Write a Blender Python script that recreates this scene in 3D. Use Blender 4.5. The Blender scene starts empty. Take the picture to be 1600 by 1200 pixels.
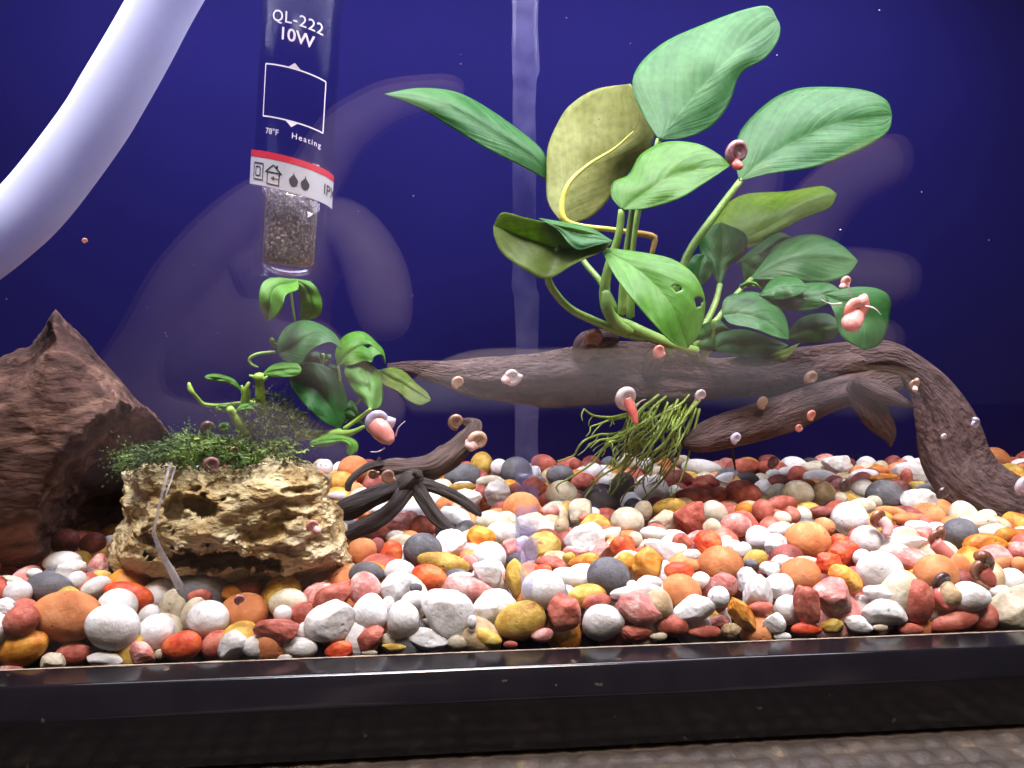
import bpy, bmesh, math, random
import numpy as np
from mathutils import Vector, Matrix, noise
random.seed(7); rng = np.random.default_rng(11)
sc = bpy.context.scene
C = sc.collection
CM = 0.01
# ------------------------------------------------------------------ camera
FPX = 1200.0
YAW, PITCH, ROLL = math.radians(6.0), math.radians(5.0), math.radians(0.4)
CAM = Vector((0.0, -16.0, 7.02)) * CM
FW = Vector((math.sin(YAW)*math.cos(PITCH), math.cos(YAW)*math.cos(PITCH), -math.sin(PITCH)))
R0 = Vector((math.cos(YAW), -math.sin(YAW), 0)); U0 = R0.cross(FW)
RT = (R0*math.cos(ROLL) + U0*math.sin(ROLL)).normalized()
UP = (U0*math.cos(ROLL) - R0*math.sin(ROLL)).normalized()
cd = bpy.data.cameras.new('camera'); cam = bpy.data.objects.new('camera', cd); C.objects.link(cam)
cd.sensor_width = 36.0; cd.lens = 36.0*FPX/1600.0; cd.clip_start = 0.003; cd.clip_end = 50
M = Matrix((RT, UP, -FW)).transposed().to_4x4(); M.translation = CAM; cam.matrix_world = M
sc.camera = cam
# ------------------------------------------------------------------ world and lamps
w = bpy.data.worlds.new('World'); sc.world = w; w.use_nodes = True
w.node_tree.nodes['Background'].inputs[0].default_value = (0.50, 0.46, 0.68, 1)
w.node_tree.nodes['Background'].inputs[1].default_value = 0.05
def area(name, loc, target, sx, sy, power, col):
    l = bpy.data.lights.new(name, 'AREA'); l.shape = 'RECTANGLE'; l.size = sx*CM; l.size_y = sy*CM
    l.energy = power; l.color = col
    o = bpy.data.objects.new(name, l); C.objects.link(o); o.location = Vector(loc)*CM
    d = (Vector(target)-Vector(loc)); o.rotation_euler = d.to_track_quat('-Z', 'Y').to_euler()
    return o
area('aquarium_led_bar', (3, 6.2, 23), (3, 6.2, 0), 38, 10, 2.0, (0.90, 0.88, 1.0))
fl = area('gravel_fill_light', (3, -10, 42), (3, 4.6, 0), 34, 8, 0.46, (0.94, 0.92, 1.0)); fl.data.spread = math.radians(27)  # added fill, no real fixture: narrow beam brightens gravel fronts, spares the back
area('room_lamp', (6, -33, 74), (4, 0, 0), 26, 2.5, 2.8, (1.0, 0.66, 0.28))
sc.view_settings.view_transform = 'Standard'; sc.view_settings.look = 'None'
sc.view_settings.exposure = 0.1; sc.view_settings.gamma = 1.0
sc.cycles.use_denoising = True
sc.cycles.max_bounces = 6; sc.cycles.transparent_max_bounces = 24
sc.cycles.caustics_reflective = False; sc.cycles.caustics_refractive = False
sc.cycles.sample_clamp_indirect = 4.0
# ------------------------------------------------------------------ helpers
def P(x, y, Y):
    """the point at depth Y (cm behind the inner face of the front pane) seen at photo position x, y"""
    d = FW + RT*((x-800)/FPX) - UP*((y-600)/FPX)
    return CAM + d*((Y*CM-CAM.y)/d.y)
def depth(p): return (p-CAM).dot(FW)
def ground(x, y, z=0.85, slope=0.022):
    """depth Y (cm) where the gravel surface is seen at photo position x, y"""
    d = FW + RT*((x-800)/FPX) - UP*((y-600)/FPX)
    c = CAM/CM
    # c.z + t d.z = z + slope*(c.y + t d.y)
    den = d.z - slope*d.y
    if den >= -1e-4: return 14.6
    t = (z + slope*c.y - c.z)/den
    return c.y + t*d.y
def tag(o, label=None, cat=None, group=None, kind=None):
    if label: o['label'] = label
    if cat: o['category'] = cat
    if group: o['group'] = group
    if kind: o['kind'] = kind
    return o
def empty(name, loc, label, cat, group=None):
    o = bpy.data.objects.new(name, None); C.objects.link(o); o.location = loc; o.empty_display_size = 0.01
    return tag(o, label, cat, group)
def mesh(name, V, F, mat, parent=None, smooth=True, uv=None, loc=None):
    me = bpy.data.meshes.new(name)
    V = [Vector(v) for v in V] if not isinstance(V, np.ndarray) else V
    off = Vector(loc) if loc is not None else Vector((0, 0, 0))
    if parent is not None and loc is None: off = WORLD.get(parent.name, parent.location.copy())
    if isinstance(V, np.ndarray): VV = (V - np.array(off)).tolist()
    else: VV = [tuple(v-off) for v in V]
    me.from_pydata(VV, [], F); 
    if uv is not None:
        l = me.uv_layers.new(name='uv'); idx = np.zeros(len(me.loops), dtype=np.int32); me.loops.foreach_get('vertex_index', idx)
        l.data.foreach_set('uv', np.asarray(uv, dtype=np.float32)[idx].ravel())
    if smooth: me.polygons.foreach_set('use_smooth', [True]*len(me.polygons))
    if isinstance(mat, (list, tuple)):
        for m in mat: me.materials.append(m)
    else: me.materials.append(mat)
    me.update()
    o = bpy.data.objects.new(name, me); C.objects.link(o)
    if parent is not None:
        o.parent = parent
        WORLD[o.name] = off
    else:
        o.location = off
    return o
WORLD = {}     # world origin of parts (parts of parts sit on the same origin)
def fix(bm_normals_obj):
    b = bmesh.new(); b.from_mesh(bm_normals_obj.data); bmesh.ops.recalc_face_normals(b, faces=b.faces); b.to_mesh(bm_normals_obj.data); b.free()
    return bm_normals_obj
def catmull(pts, n):
    """resample a polyline (tuples of any length) to n+1 points, roughly even in length"""
    A = np.array(pts, dtype=float)
    if len(A) == 2: 
        t = np.linspace(0, 1, n+1)[:, None]; return A[0]*(1-t)+A[1]*t
    d = np.maximum(np.linalg.norm(np.diff(A[:, :2], axis=0), axis=1), 1e-6)
    s = np.concatenate([[0], np.cumsum(d)])
    B = np.vstack([2*A[0]-A[1], A, 2*A[-1]-A[-2]])
    out = []
    for q in np.linspace(0, s[-1], n+1):
        i = min(max(np.searchsorted(s, q, 'right')-1, 0), len(A)-2)
        u = (q-s[i])/(s[i+1]-s[i])
        p0, p1, p2, p3 = B[i], B[i+1], B[i+2], B[i+3]
        out.append(0.5*((2*p1)+(-p0+p2)*u+(2*p0-5*p1+4*p2-p3)*u*u+(-p0+3*p1-3*p2+p3)*u**3))
    return np.array(out)
def tube(name, pts, rad, mat, parent=None, seg=10, flat=None, disp=None, cap=True, loc=None):
    """swept tube through world points; flat=(a,b) scales the section; disp(i,t,ang)->radius factor"""
    pts = [Vector(p) for p in pts]; n = len(pts)
    V, F, UV = [], [], []
    T = [(pts[min(i+1, n-1)]-pts[max(i-1, 0)]).normalized() for i in range(n)]
    a = T[0].cross(FW)
    if a.length < 1e-4: a = T[0].cross(UP)
    N = a.normalized()
    L = 0.0
    for i in range(n):
        if i: L += (pts[i]-pts[i-1]).length
        N = (N - T[i]*N.dot(T[i])).normalized(); B = T[i].cross(N)
        fa, fb = flat if flat else (1, 1)
        for k in range(seg+1):
            an = 2*math.pi*k/seg
            r = rad[i]*(disp(i/(n-1), an, L) if disp else 1)
            V.append(pts[i]+N*(math.cos(an)*r*fa)+B*(math.sin(an)*r*fb)); UV.append((k/seg, L*20))
    m = seg+1
    for i in range(n-1):
        for k in range(seg):
            F.append((i*m+k, i*m+k+1, (i+1)*m+k+1, (i+1)*m+k))
    if cap:
        for i, rev in ((0, True), (n-1, False)):
            c = len(V); e = T[i]*(-1 if rev else 1)*rad[i]*0.5
            V.append(pts[i]+e); UV.append((0.5, L*20*(0 if rev else 1)))
            for k in range(seg):
                f = (i*m+k, i*m+k+1, c); F.append(f[::-1] if rev else f)
    o = mesh(name, V, F, mat, parent, uv=UV, loc=loc)
    # weld the seam so the surface is closed
    b = bmesh.new(); b.from_mesh(o.data); bmesh.ops.remove_doubles(b, verts=b.verts, dist=1e-7); bmesh.ops.recalc_face_normals(b, faces=b.faces); b.to_mesh(o.data); b.free()
    return o
def tubepx(name, pts, mat, parent=None, n=None, seg=10, **k):
    """pts: (x, y, Y, radius px)"""
    n = n or max(6, 4*(len(pts)-1))
    q = catmull(pts, n)
    W = [P(a[0], a[1], a[2]) for a in q]
    r = [max(a[3], 0.3)/FPX*depth(p) for a, p in zip(q, W)]
    return tube(name, W, r, mat, parent, seg, **k)
_ico = {}
def ico(s):
    if s not in _ico:
        b = bmesh.new(); bmesh.ops.create_icosphere(b, subdivisions=s, radius=1); b.verts.ensure_lookup_table()
        _ico[s] = (np.array([v.co[:] for v in b.verts]), [tuple(v.index for v in f.verts) for f in b.faces]); b.free()
    return _ico[s]
def wobble(p, amp, freq, seed, k=5):
    r = np.random.default_rng(seed); d = np.zeros(len(p))
    for i in range(k):
        q = r.normal(size=3)*freq*(0.7+0.35*i); d += amp/(1+0.7*i)*np.sin(p@q + r.uniform(0, 6.28))
    return d
def fbm(v, sc_, oct_=4, seed=0.0):
    return noise.fractal(Vector((v[0]*sc_+seed, v[1]*sc_-seed, v[2]*sc_+2*seed)), 0.9, 2.1, oct_)
# ------------------------------------------------------------------ materials
MATS = {}
def nt(name):
    m = bpy.data.materials.new(name); m.use_nodes = True; t = m.node_tree; b = t.nodes['Principled BSDF']; MATS[name] = m
    return m, t, b
def N(t, kind, **kw):
    n = t.nodes.new(kind)
    for k, v in kw.items():
        if k.startswith('i_'): n.inputs[k[2:].replace('_', ' ')].default_value = v
        else: setattr(n, k, v)
    return n
def ramp(t, fac, stops):
    r = t.nodes.new('ShaderNodeValToRGB'); e = r.color_ramp.elements
    while len(e) < len(stops): e.new(0.5)
    for el, (p, c) in zip(e, stops): el.position = p; el.color = (*c, 1)
    t.links.new(fac, r.inputs[0]); return r
def mixc(t, fac, a, b, mode='MIX'):
    m = t.nodes.new('ShaderNodeMix'); m.data_type = 'RGBA'; m.blend_type = mode
    for s, v in ((m.inputs[0], fac), (m.inputs[6], a), (m.inputs[7], b)):
        if hasattr(v, 'links') or hasattr(v, 'is_linked'): t.links.new(v, s)
        elif isinstance(v, (int, float)): s.default_value = v
        else: s.default_value = (*v, 1)
    return m.outputs[2]
def bump(t, b, h, strength=0.4, dist=0.001):
    n = N(t, 'ShaderNodeBump'); n.inputs['Strength'].default_value = strength; n.inputs['Distance'].default_value = dist
    t.links.new(h, n.inputs['Height']); t.links.new(n.outputs[0], b.inputs['Normal']); return n
def noise_mat(name, stops, scale, rough=0.5, det=5.0, bstr=0.4, bdist=0.0008, bscale=None, spec=0.4, speck=None, rnd=True, coord='Object', stretch=None, dist=0.0, sss=0.0, fine=None):
    m, t, b = nt(name)
    tc = N(t, 'ShaderNodeTexCoord'); vec = tc.outputs[coord]
    if rnd:
        oi = N(t, 'ShaderNodeObjectInfo'); mul = N(t, 'ShaderNodeVectorMath', operation='MULTIPLY_ADD')
        cx = N(t, 'ShaderNodeCombineXYZ')
        for i in range(3): t.links.new(oi.outputs['Random'], cx.inputs[i])
        mul.inputs[1].default_value = (3, 5, 7)
        t.links.new(cx.outputs[0], mul.inputs[0]); t.links.new(vec, mul.inputs[2]); vec = mul.outputs[0]
    if stretch:
        mp = N(t, 'ShaderNodeMapping'); mp.inputs['Scale'].default_value = stretch; t.links.new(vec, mp.inputs[0]); vec = mp.outputs[0]
    n = N(t, 'ShaderNodeTexNoise'); n.inputs['Scale'].default_value = scale; n.inputs['Detail'].default_value = det; n.inputs['Roughness'].default_value = 0.62; n.inputs['Distortion'].default_value = dist
    t.links.new(vec, n.inputs['Vector'])
    col = ramp(t, n.outputs[0], stops).outputs[0]
    if speck:
        sn = N(t, 'ShaderNodeTexNoise'); sn.inputs['Scale'].default_value = speck[1]; sn.inputs['Detail'].default_value = 3; t.links.new(vec, sn.inputs['Vector'])
        sr = ramp(t, sn.outputs[0], [(speck[2], (0, 0, 0)), (speck[2]+0.06, (1, 1, 1))])
        col = mixc(t, sr.outputs[0], col, speck[0])
    if fine:
        ln = N(t, 'ShaderNodeTexNoise'); ln.inputs['Scale'].default_value = 95; ln.inputs['Detail'].default_value = 3; ln.inputs['Distortion'].default_value = 1.5; t.links.new(vec, ln.inputs['Vector'])
        lr = ramp(t, ln.outputs[0], [(0.36, (0.74, 0.68, 0.62)), (0.56, (1, 1, 1)), (0.72, (1.0, 1.0, 1.0))]); col = mixc(t, 0.75, col, mixc(t, 1.0, col, lr.outputs[0], 'MULTIPLY'))
        pn = N(t, 'ShaderNodeTexVoronoi'); pn.inputs['Scale'].default_value = 420; t.links.new(vec, pn.inputs['Vector'])
        pr_ = ramp(t, pn.outputs['Distance'], [(0.10, (1, 1, 1)), (0.20, (0, 0, 0))]); pk = N(t, 'ShaderNodeTexNoise'); pk.inputs['Scale'].default_value = 160; t.links.new(vec, pk.inputs['Vector'])
        pm = ramp(t, pk.outputs[0], [(0.56, (0, 0, 0)), (0.64, (1, 1, 1))]); pit = mixc(t, 1.0, pr_.outputs[0], pm.outputs[0], 'MULTIPLY')
        col = mixc(t, 0.55, col, mixc(t, pit, col, (0.12, 0.07, 0.05)))
    if rnd:
        hv = N(t, 'ShaderNodeHueSaturation'); mr = N(t, 'ShaderNodeMapRange'); mr.inputs[3].default_value = 0.84; mr.inputs[4].default_value = 1.1
        t.links.new(oi.outputs['Random'], mr.inputs[0]); t.links.new(mr.outputs[0], hv.inputs['Value']); t.links.new(col, hv.inputs['Color']); col = hv.outputs[0]
    t.links.new(col, b.inputs['Base Color'])
    b.inputs['Roughness'].default_value = rough; b.inputs['Specular IOR Level'].default_value = spec
    if sss: b.inputs['Subsurface Weight'].default_value = sss; b.inputs['Subsurface Radius'].default_value = (0.002, 0.0012, 0.0008); b.inputs['Subsurface Scale'].default_value = 1
    bn = N(t, 'ShaderNodeTexNoise'); bn.inputs['Scale'].default_value = bscale or scale*3; bn.inputs['Detail'].default_value = 6; t.links.new(vec, bn.inputs['Vector'])
    h = bn.outputs[0]
    if fine:
        fn = N(t, 'ShaderNodeTexNoise'); fn.inputs['Scale'].default_value = fine[0]; fn.inputs['Detail'].default_value = 4; t.links.new(vec, fn.inputs['Vector'])
        ad = N(t, 'ShaderNodeMath', operation='MULTIPLY_ADD'); ad.inputs[1].default_value = fine[1]; t.links.new(fn.outputs[0], ad.inputs[0]); t.links.new(h, ad.inputs[2]); h = ad.outputs[0]
        a2 = N(t, 'ShaderNodeMath', operation='MULTIPLY_ADD'); a2.inputs[1].default_value = -0.9; t.links.new(pit, a2.inputs[0]); t.links.new(h, a2.inputs[2]); h = a2.outputs[0]
    bump(t, b, h, bstr, bdist)
    return m
PEB = {}
def peb(k, a, b_, c, rough=0.5, scale=180, **kw): kw['bstr'] = 0.4; kw['bdist'] = 0.0008; PEB[k] = noise_mat('pebble_'+k, [(0.38, a), (0.52, b_), (0.64, c)], scale*1.5, rough+0.12, det=9.0, fine=(1500, 0.35), spec=0.3, **kw)
W_ = dict(bstr=0.25, bdist=0.0006)
peb('white', (0.62, 0.60, 0.58), (0.74, 0.73, 0.73), (0.80, 0.79, 0.79), 0.55, 130, speck=((0.22, 0.19, 0.18), 420, 0.70), **W_)
peb('cream', (0.44, 0.37, 0.25), (0.58, 0.52, 0.39), (0.66, 0.61, 0.50), 0.5, 140, **W_)
peb('grey', (0.085, 0.085, 0.095), (0.125, 0.125, 0.14), (0.16, 0.16, 0.175), 0.6, 160, bstr=0.12, bdist=0.0004)
peb('terracotta', (0.46, 0.15, 0.05), (0.60, 0.22, 0.08), (0.66, 0.28, 0.12), 0.62, 110, bstr=0.12, bdist=0.0004)
peb('brick', (0.27, 0.055, 0.036), (0.45, 0.11, 0.075), (0.56, 0.20, 0.145), 0.45, 170, bstr=0.4)
peb('red', (0.46, 0.035, 0.015), (0.64, 0.085, 0.025), (0.70, 0.20, 0.06), 0.35, 160, bstr=0.3)
peb('ochre', (0.36, 0.20, 0.03), (0.52, 0.34, 0.06), (0.62, 0.47, 0.14), 0.45, 150, speck=((0.28, 0.13, 0.02), 300, 0.66), bstr=0.25)
peb('golden', (0.45, 0.13, 0.015), (0.60, 0.25, 0.03), (0.66, 0.40, 0.09), 0.35, 150, bstr=0.3)
peb('pink', (0.46, 0.14, 0.12), (0.60, 0.25, 0.22), (0.72, 0.46, 0.42), 0.5, 230, bstr=0.55)
peb('maroon', (0.13, 0.03, 0.025), (0.23, 0.055, 0.045), (0.31, 0.09, 0.075), 0.4, 170)
peb('tan', (0.30, 0.20, 0.10), (0.42, 0.31, 0.18), (0.5, 0.40, 0.27), 0.5, 160)
peb('slate', (0.035, 0.030, 0.036), (0.06, 0.05, 0.06), (0.09, 0.075, 0.085), 0.45, 160, bstr=0.15)
def leaf_mat(name, a, b_, vein, trans=0.3, rough=0.42):
    m, t, b = nt(name)
    uv = N(t, 'ShaderNodeUVMap'); sp = N(t, 'ShaderNodeSeparateXYZ'); t.links.new(uv.outputs[0], sp.inputs[0])
    def math_(op, x, y=None, c=None):
        n = N(t, 'ShaderNodeMath', operation=op)
        for i, v in enumerate((x, y, c)):
            if v is None: continue
            if hasattr(v, 'is_linked'): t.links.new(v, n.inputs[i])
            else: n.inputs[i].default_value = v
        return n.outputs[0]
    s, l = sp.outputs[0], sp.outputs[1]
    cx = math_('ABSOLUTE', math_('SUBTRACT', s, 0.5))                       # distance from the midrib
    mid = math_('LESS_THAN', cx, 0.013)
    lat = math_('SINE', math_('MULTIPLY', math_('SUBTRACT', l, math_('MULTIPLY', cx, 0.75)), 62.0))
    latm = N(t, 'ShaderNodeMapRange'); latm.inputs[1].default_value = 0.86; latm.inputs[2].default_value = 1.0; t.links.new(lat, latm.inputs[0])
    tc = N(t, 'ShaderNodeTexCoord')
    n = N(t, 'ShaderNodeTexNoise'); n.inputs['Scale'].default_value = 90; n.inputs['Detail'].default_value = 5; t.links.new(tc.outputs['Object'], n.inputs['Vector'])
    cv_ = N(t, 'ShaderNodeCombineXYZ'); oi0 = N(t, 'ShaderNodeObjectInfo')
    t.links.new(math_('MULTIPLY', cx, 2.2), cv_.inputs[0]); t.links.new(math_('MULTIPLY', math_('SUBTRACT', l, math_('MULTIPLY', cx, 0.95)), 15.0), cv_.inputs[1]); t.links.new(math_('MULTIPLY', oi0.outputs['Random'], 40.0), cv_.inputs[2])
    vn = N(t, 'ShaderNodeTexNoise'); vn.inputs['Scale'].default_value = 1.0; vn.inputs['Detail'].default_value = 4; vn.inputs['Roughness'].default_value = 0.6; t.links.new(cv_.outputs[0], vn.inputs['Vector'])
    col = ramp(t, math_('ADD', math_('MULTIPLY', n.outputs[0], 0.45), math_('MULTIPLY', vn.outputs[0], 0.55)), [(0.36, a), (0.64, b_)]).outputs[0]
    oi = N(t, 'ShaderNodeObjectInfo'); hv = N(t, 'ShaderNodeHueSaturation'); mr = N(t, 'ShaderNodeMapRange'); mr.inputs[3].default_value = 0.85; mr.inputs[4].default_value = 1.15
    t.links.new(oi.outputs['Random'], mr.inputs[0]); t.links.new(mr.outputs[0], hv.inputs['Value']); t.links.new(col, hv.inputs['Color']); col = hv.outputs[0]
    col = mixc(t, math_('MULTIPLY', latm.outputs[0], 0.14), col, vein)
    col = mixc(t, math_('MULTIPLY', mid, 0.5), col, vein)
    n2 = N(t, 'ShaderNodeTexNoise'); n2.inputs['Scale'].default_value = 420; n2.inputs['Detail'].default_value = 6; t.links.new(tc.outputs['Object'], n2.inputs['Vector'])
    col = mixc(t, 0.8, col, mixc(t, 1.0, col, ramp(t, n2.outputs[0], [(0.35, (0.78, 0.80, 0.74)), (0.6, (1.06, 1.05, 1.06))]).outputs[0], 'MULTIPLY'))
    sp2 = ramp(t, n2.outputs[0], [(0.715, (0, 0, 0)), (0.74, (1, 1, 1))]); col = mixc(t, sp2.outputs[0], col, (0.09, 0.08, 0.02))
    t.links.new(col, b.inputs['Base Color']); b.inputs['Roughness'].default_value = rough; b.inputs['Specular IOR Level'].default_value = 0.25
    h = math_('ADD', math_('MULTIPLY', vn.outputs[0], 1.1), math_('ADD', math_('MULTIPLY', n.outputs[0], 0.5), math_('MULTIPLY', mid, -0.8)))
    bump(t, b, h, 0.4, 0.0006)
    tr = N(t, 'ShaderNodeBsdfTranslucent'); t.links.new(mixc(t, 1.0, col, (1.25, 1.3, 0.55), 'MULTIPLY'), tr.inputs[0])
    mx = N(t, 'ShaderNodeMixShader'); mx.inputs[0].default_value = trans
    t.links.new(b.outputs[0], mx.inputs[1]); t.links.new(tr.outputs[0], mx.inputs[2]); t.links.new(mx.outputs[0], t.nodes['Material Output'].inputs[0])
    return m
LG = leaf_mat('leaf_green', (0.022, 0.105, 0.026), (0.055, 0.175, 0.050), (0.12, 0.24, 0.08), 0.3)
LB = leaf_mat('leaf_bright', (0.055, 0.18, 0.016), (0.095, 0.26, 0.03), (0.17, 0.31, 0.06), 0.3)
LD = leaf_mat('leaf_dark', (0.018, 0.10, 0.022), (0.04, 0.16, 0.036), (0.09, 0.2, 0.06), 0.3)
LO = leaf_mat('leaf_olive', (0.12, 0.19, 0.026), (0.19, 0.27, 0.05), (0.08, 0.13, 0.025), 0.6)
LL = leaf_mat('leaf_lime', (0.13, 0.26, 0.02), (0.20, 0.35, 0.035), (0.07, 0.15, 0.02), 0.5)
LY = leaf_mat('leaf_yellowed', (0.27, 0.30, 0.075), (0.40, 0.43, 0.16), (0.25, 0.25, 0.06), 0.55, 0.5)
STEM = noise_mat('stem_green', [(0.3, (0.13, 0.25, 0.045)), (0.7, (0.24, 0.38, 0.09))], 200, 0.4, bstr=0.2, rnd=False)
STEMY = noise_mat('stem_yellow', [(0.3, (0.50, 0.46, 0.06)), (0.7, (0.60, 0.62, 0.12))], 200, 0.4, bstr=0.2, rnd=False)
STEMB = noise_mat('stem_browned', [(0.3, (0.35, 0.20, 0.05)), (0.7, (0.5, 0.34, 0.08))], 200, 0.5, bstr=0.2, rnd=False)
ROOT = noise_mat('root_green', [(0.3, (0.13, 0.19, 0.025)), (0.7, (0.30, 0.40, 0.07))], 150, 0.5, bstr=0.2)
MOSS = noise_mat('moss', [(0.32, (0.016, 0.036, 0.007)), (0.52, (0.055, 0.11, 0.014)), (0.70, (0.22, 0.32, 0.04))], 120, 0.7, bstr=0.2, rnd=False)
ALGAE = noise_mat('fuzzy_algae', [(0.3, (0.04, 0.06, 0.015)), (0.7, (0.10, 0.14, 0.035))], 120, 0.8, bstr=0.2, rnd=False)
WOOD = noise_mat('driftwood', [(0.28, (0.030, 0.017, 0.018)), (0.46, (0.074, 0.044, 0.042)), (0.62, (0.110, 0.068, 0.064)), (0.80, (0.19, 0.125, 0.115))], 5.0, 0.75, det=9, bstr=0.9, bdist=0.0016, bscale=14, coord='UV', stretch=(3.2, 1.3, 1), rnd=False, dist=0.6, spec=0.25)
WOODD = noise_mat('dark_root_wood', [(0.3, (0.014, 0.010, 0.010)), (0.55, (0.032, 0.023, 0.020)), (0.8, (0.075, 0.055, 0.046))], 6.0, 0.7, det=7, bstr=0.7, bdist=0.0012, bscale=9, coord='UV', stretch=(4.5, 0.8, 1), rnd=False, dist=0.5, spec=0.3)
WOODR = noise_mat('red_brown_wood', [(0.32, (0.018, 0.009, 0.007)), (0.50, (0.070, 0.034, 0.026)), (0.70, (0.25, 0.14, 0.10))], 70, 0.85, det=12, bstr=0.8, bdist=0.002, bscale=240, rnd=False, stretch=(0.55, 1.0, 1.6), dist=1.2, spec=0.2)
ROCK = noise_mat('ochre_rock', [(0.30, (0.15, 0.09, 0.035)), (0.42, (0.40, 0.28, 0.12)), (0.55, (0.60, 0.49, 0.28)), (0.74, (0.72, 0.65, 0.46))], 75, 0.8, det=12, bstr=1.0, bdist=0.003, bscale=300, rnd=False, stretch=(0.8, 1, 1.5), dist=0.8, spec=0.25)
def plain(name, col, rough=0.5, spec=0.5, **kw):
    m, t, b = nt(name); b.inputs['Base Color'].default_value = (*col, 1); b.inputs['Roughness'].default_value = rough; b.inputs['Specular IOR Level'].default_value = spec
    for k, v in kw.items(): b.inputs[k.replace('_', ' ')].default_value = v
    return m
def clear(name, tint, ior=1.45, gloss=1.0, rough=0.02, milk=0.0, milkcol=(0.8, 0.8, 0.9)):
    """thin clear sheet: transparent with a Fresnel reflection, and some milky residue"""
    m, t, b = nt(name); t.nodes.remove(b)
    tr = N(t, 'ShaderNodeBsdfTransparent'); tr.inputs[0].default_value = (*tint, 1)
    gl = N(t, 'ShaderNodeBsdfGlossy'); gl.inputs['Roughness'].default_value = rough; gl.inputs[0].default_value = (1, 1, 1, 1)
    fr = N(t, 'ShaderNodeFresnel'); ge = N(t, 'ShaderNodeNewGeometry'); io = N(t, 'ShaderNodeMapRange'); io.inputs[3].default_value = ior; io.inputs[4].default_value = 1/ior
    t.links.new(ge.outputs['Backfacing'], io.inputs[0]); t.links.new(io.outputs[0], fr.inputs[0])
    mu = N(t, 'ShaderNodeMath', operation='MULTIPLY'); mu.use_clamp = True; mu.inputs[1].default_value = gloss; t.links.new(fr.outputs[0], mu.inputs[0])
    mx = N(t, 'ShaderNodeMixShader'); t.links.new(mu.outputs[0], mx.inputs[0]); t.links.new(tr.outputs[0], mx.inputs[1]); t.links.new(gl.outputs[0], mx.inputs[2])
    out = mx.outputs[0]
    if milk:
        df = N(t, 'ShaderNodeBsdfDiffuse'); df.inputs[0].default_value = (*milkcol, 1)
        tl = N(t, 'ShaderNodeBsdfTranslucent'); tl.inputs[0].default_value = (*milkcol, 1)
        ad = N(t, 'ShaderNodeMixShader'); ad.inputs[0].default_value = 0.5; t.links.new(df.outputs[0], ad.inputs[1]); t.links.new(tl.outputs[0], ad.inputs[2])
        tc = N(t, 'ShaderNodeTexCoord'); n = N(t, 'ShaderNodeTexNoise'); n.inputs['Scale'].default_value = 160; n.inputs['Detail'].default_value = 6; t.links.new(tc.outputs['Object'], n.inputs['Vector'])
        mr = N(t, 'ShaderNodeMapRange'); mr.inputs[1].default_value = 0.3; mr.inputs[2].default_value = 0.75; mr.inputs[3].default_value = milk*0.5; mr.inputs[4].default_value = milk*1.5; t.links.new(n.outputs[0], mr.inputs[0])
        m2 = N(t, 'ShaderNodeMixShader'); t.links.new(mr.outputs[0], m2.inputs[0]); t.links.new(out, m2.inputs[1]); t.links.new(ad.outputs[0], m2.inputs[2]); out = m2.outputs[0]
    t.links.new(out, t.nodes['Material Output'].inputs[0])
    return m
GLASS = clear('tank_glass', (0.985, 0.99, 0.99), 1.68)
PLASTIC = noise_mat('black_plastic', [(0.3, (0.004, 0.0035, 0.005)), (0.7, (0.007, 0.006, 0.008))], 60, 0.13, bstr=0.06, bdist=0.0003, bscale=120, rnd=False, spec=0.5, speck=((0.07, 0.055, 0.04), 260, 0.69))
BACK = noise_mat('indigo_backing', [(0.3, (0.0044, 0.0034, 0.055)), (0.7, (0.0056, 0.0043, 0.070))], 12, 0.7, bstr=0.05, rnd=False, spec=0.05)
MAT_ = noise_mat('brown_mat', [(0.3, (0.02, 0.014, 0.011)), (0.6, (0.045, 0.032, 0.024)), (0.75, (0.16, 0.12, 0.07))], 160, 0.6, bstr=0.5, rnd=False)
HOSE = noise_mat('white_hose', [(0.3, (0.40, 0.42, 0.58)), (0.7, (0.47, 0.49, 0.65))], 30, 0.6, bstr=0.1, rnd=False)

hb = HOSE.node_tree.nodes['Principled BSDF']; hb.inputs['Subsurface Weight'].default_value = 0.85; hb.inputs['Subsurface Radius'].default_value = (0.02, 0.02, 0.024); hb.inputs['Subsurface Scale'].default_value = 1.0
# ------------------------------------------------------------------ the setting: mat under the tank
def sheet(name, x0, x1, y0, y1, z, nx, ny, hf, mat):
    V = [(CM*(x0+(x1-x0)*i/nx), CM*(y0+(y1-y0)*j/ny), CM*(z+hf(x0+(x1-x0)*i/nx, y0+(y1-y0)*j/ny))) for j in range(ny+1) for i in range(nx+1)]
    F = [(j*(nx+1)+i, j*(nx+1)+i+1, (j+1)*(nx+1)+i+1, (j+1)*(nx+1)+i) for j in range(ny) for i in range(nx)]
    return mesh(name, V, F, mat)
def weave(x, y):
    a = math.sin(x*math.pi/0.56); b = math.sin(y*math.pi/0.5)
    return -0.09 + 0.085*(abs(a)**0.7)*(abs(b)**0.7) + 0.02*noise.noise(Vector((x*3, y*3, 0)))
o = sheet('table_mat', -16, 20, -7, 0.5, -1.62, 400, 90, weave, MAT_); tag(o, kind='structure')
o = sheet('table_top', -60, 70, -60, 30, -1.85, 8, 8, lambda x, y: 0, plain('table_wood', (0.05, 0.03, 0.02), 0.5)); tag(o, kind='structure')

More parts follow.
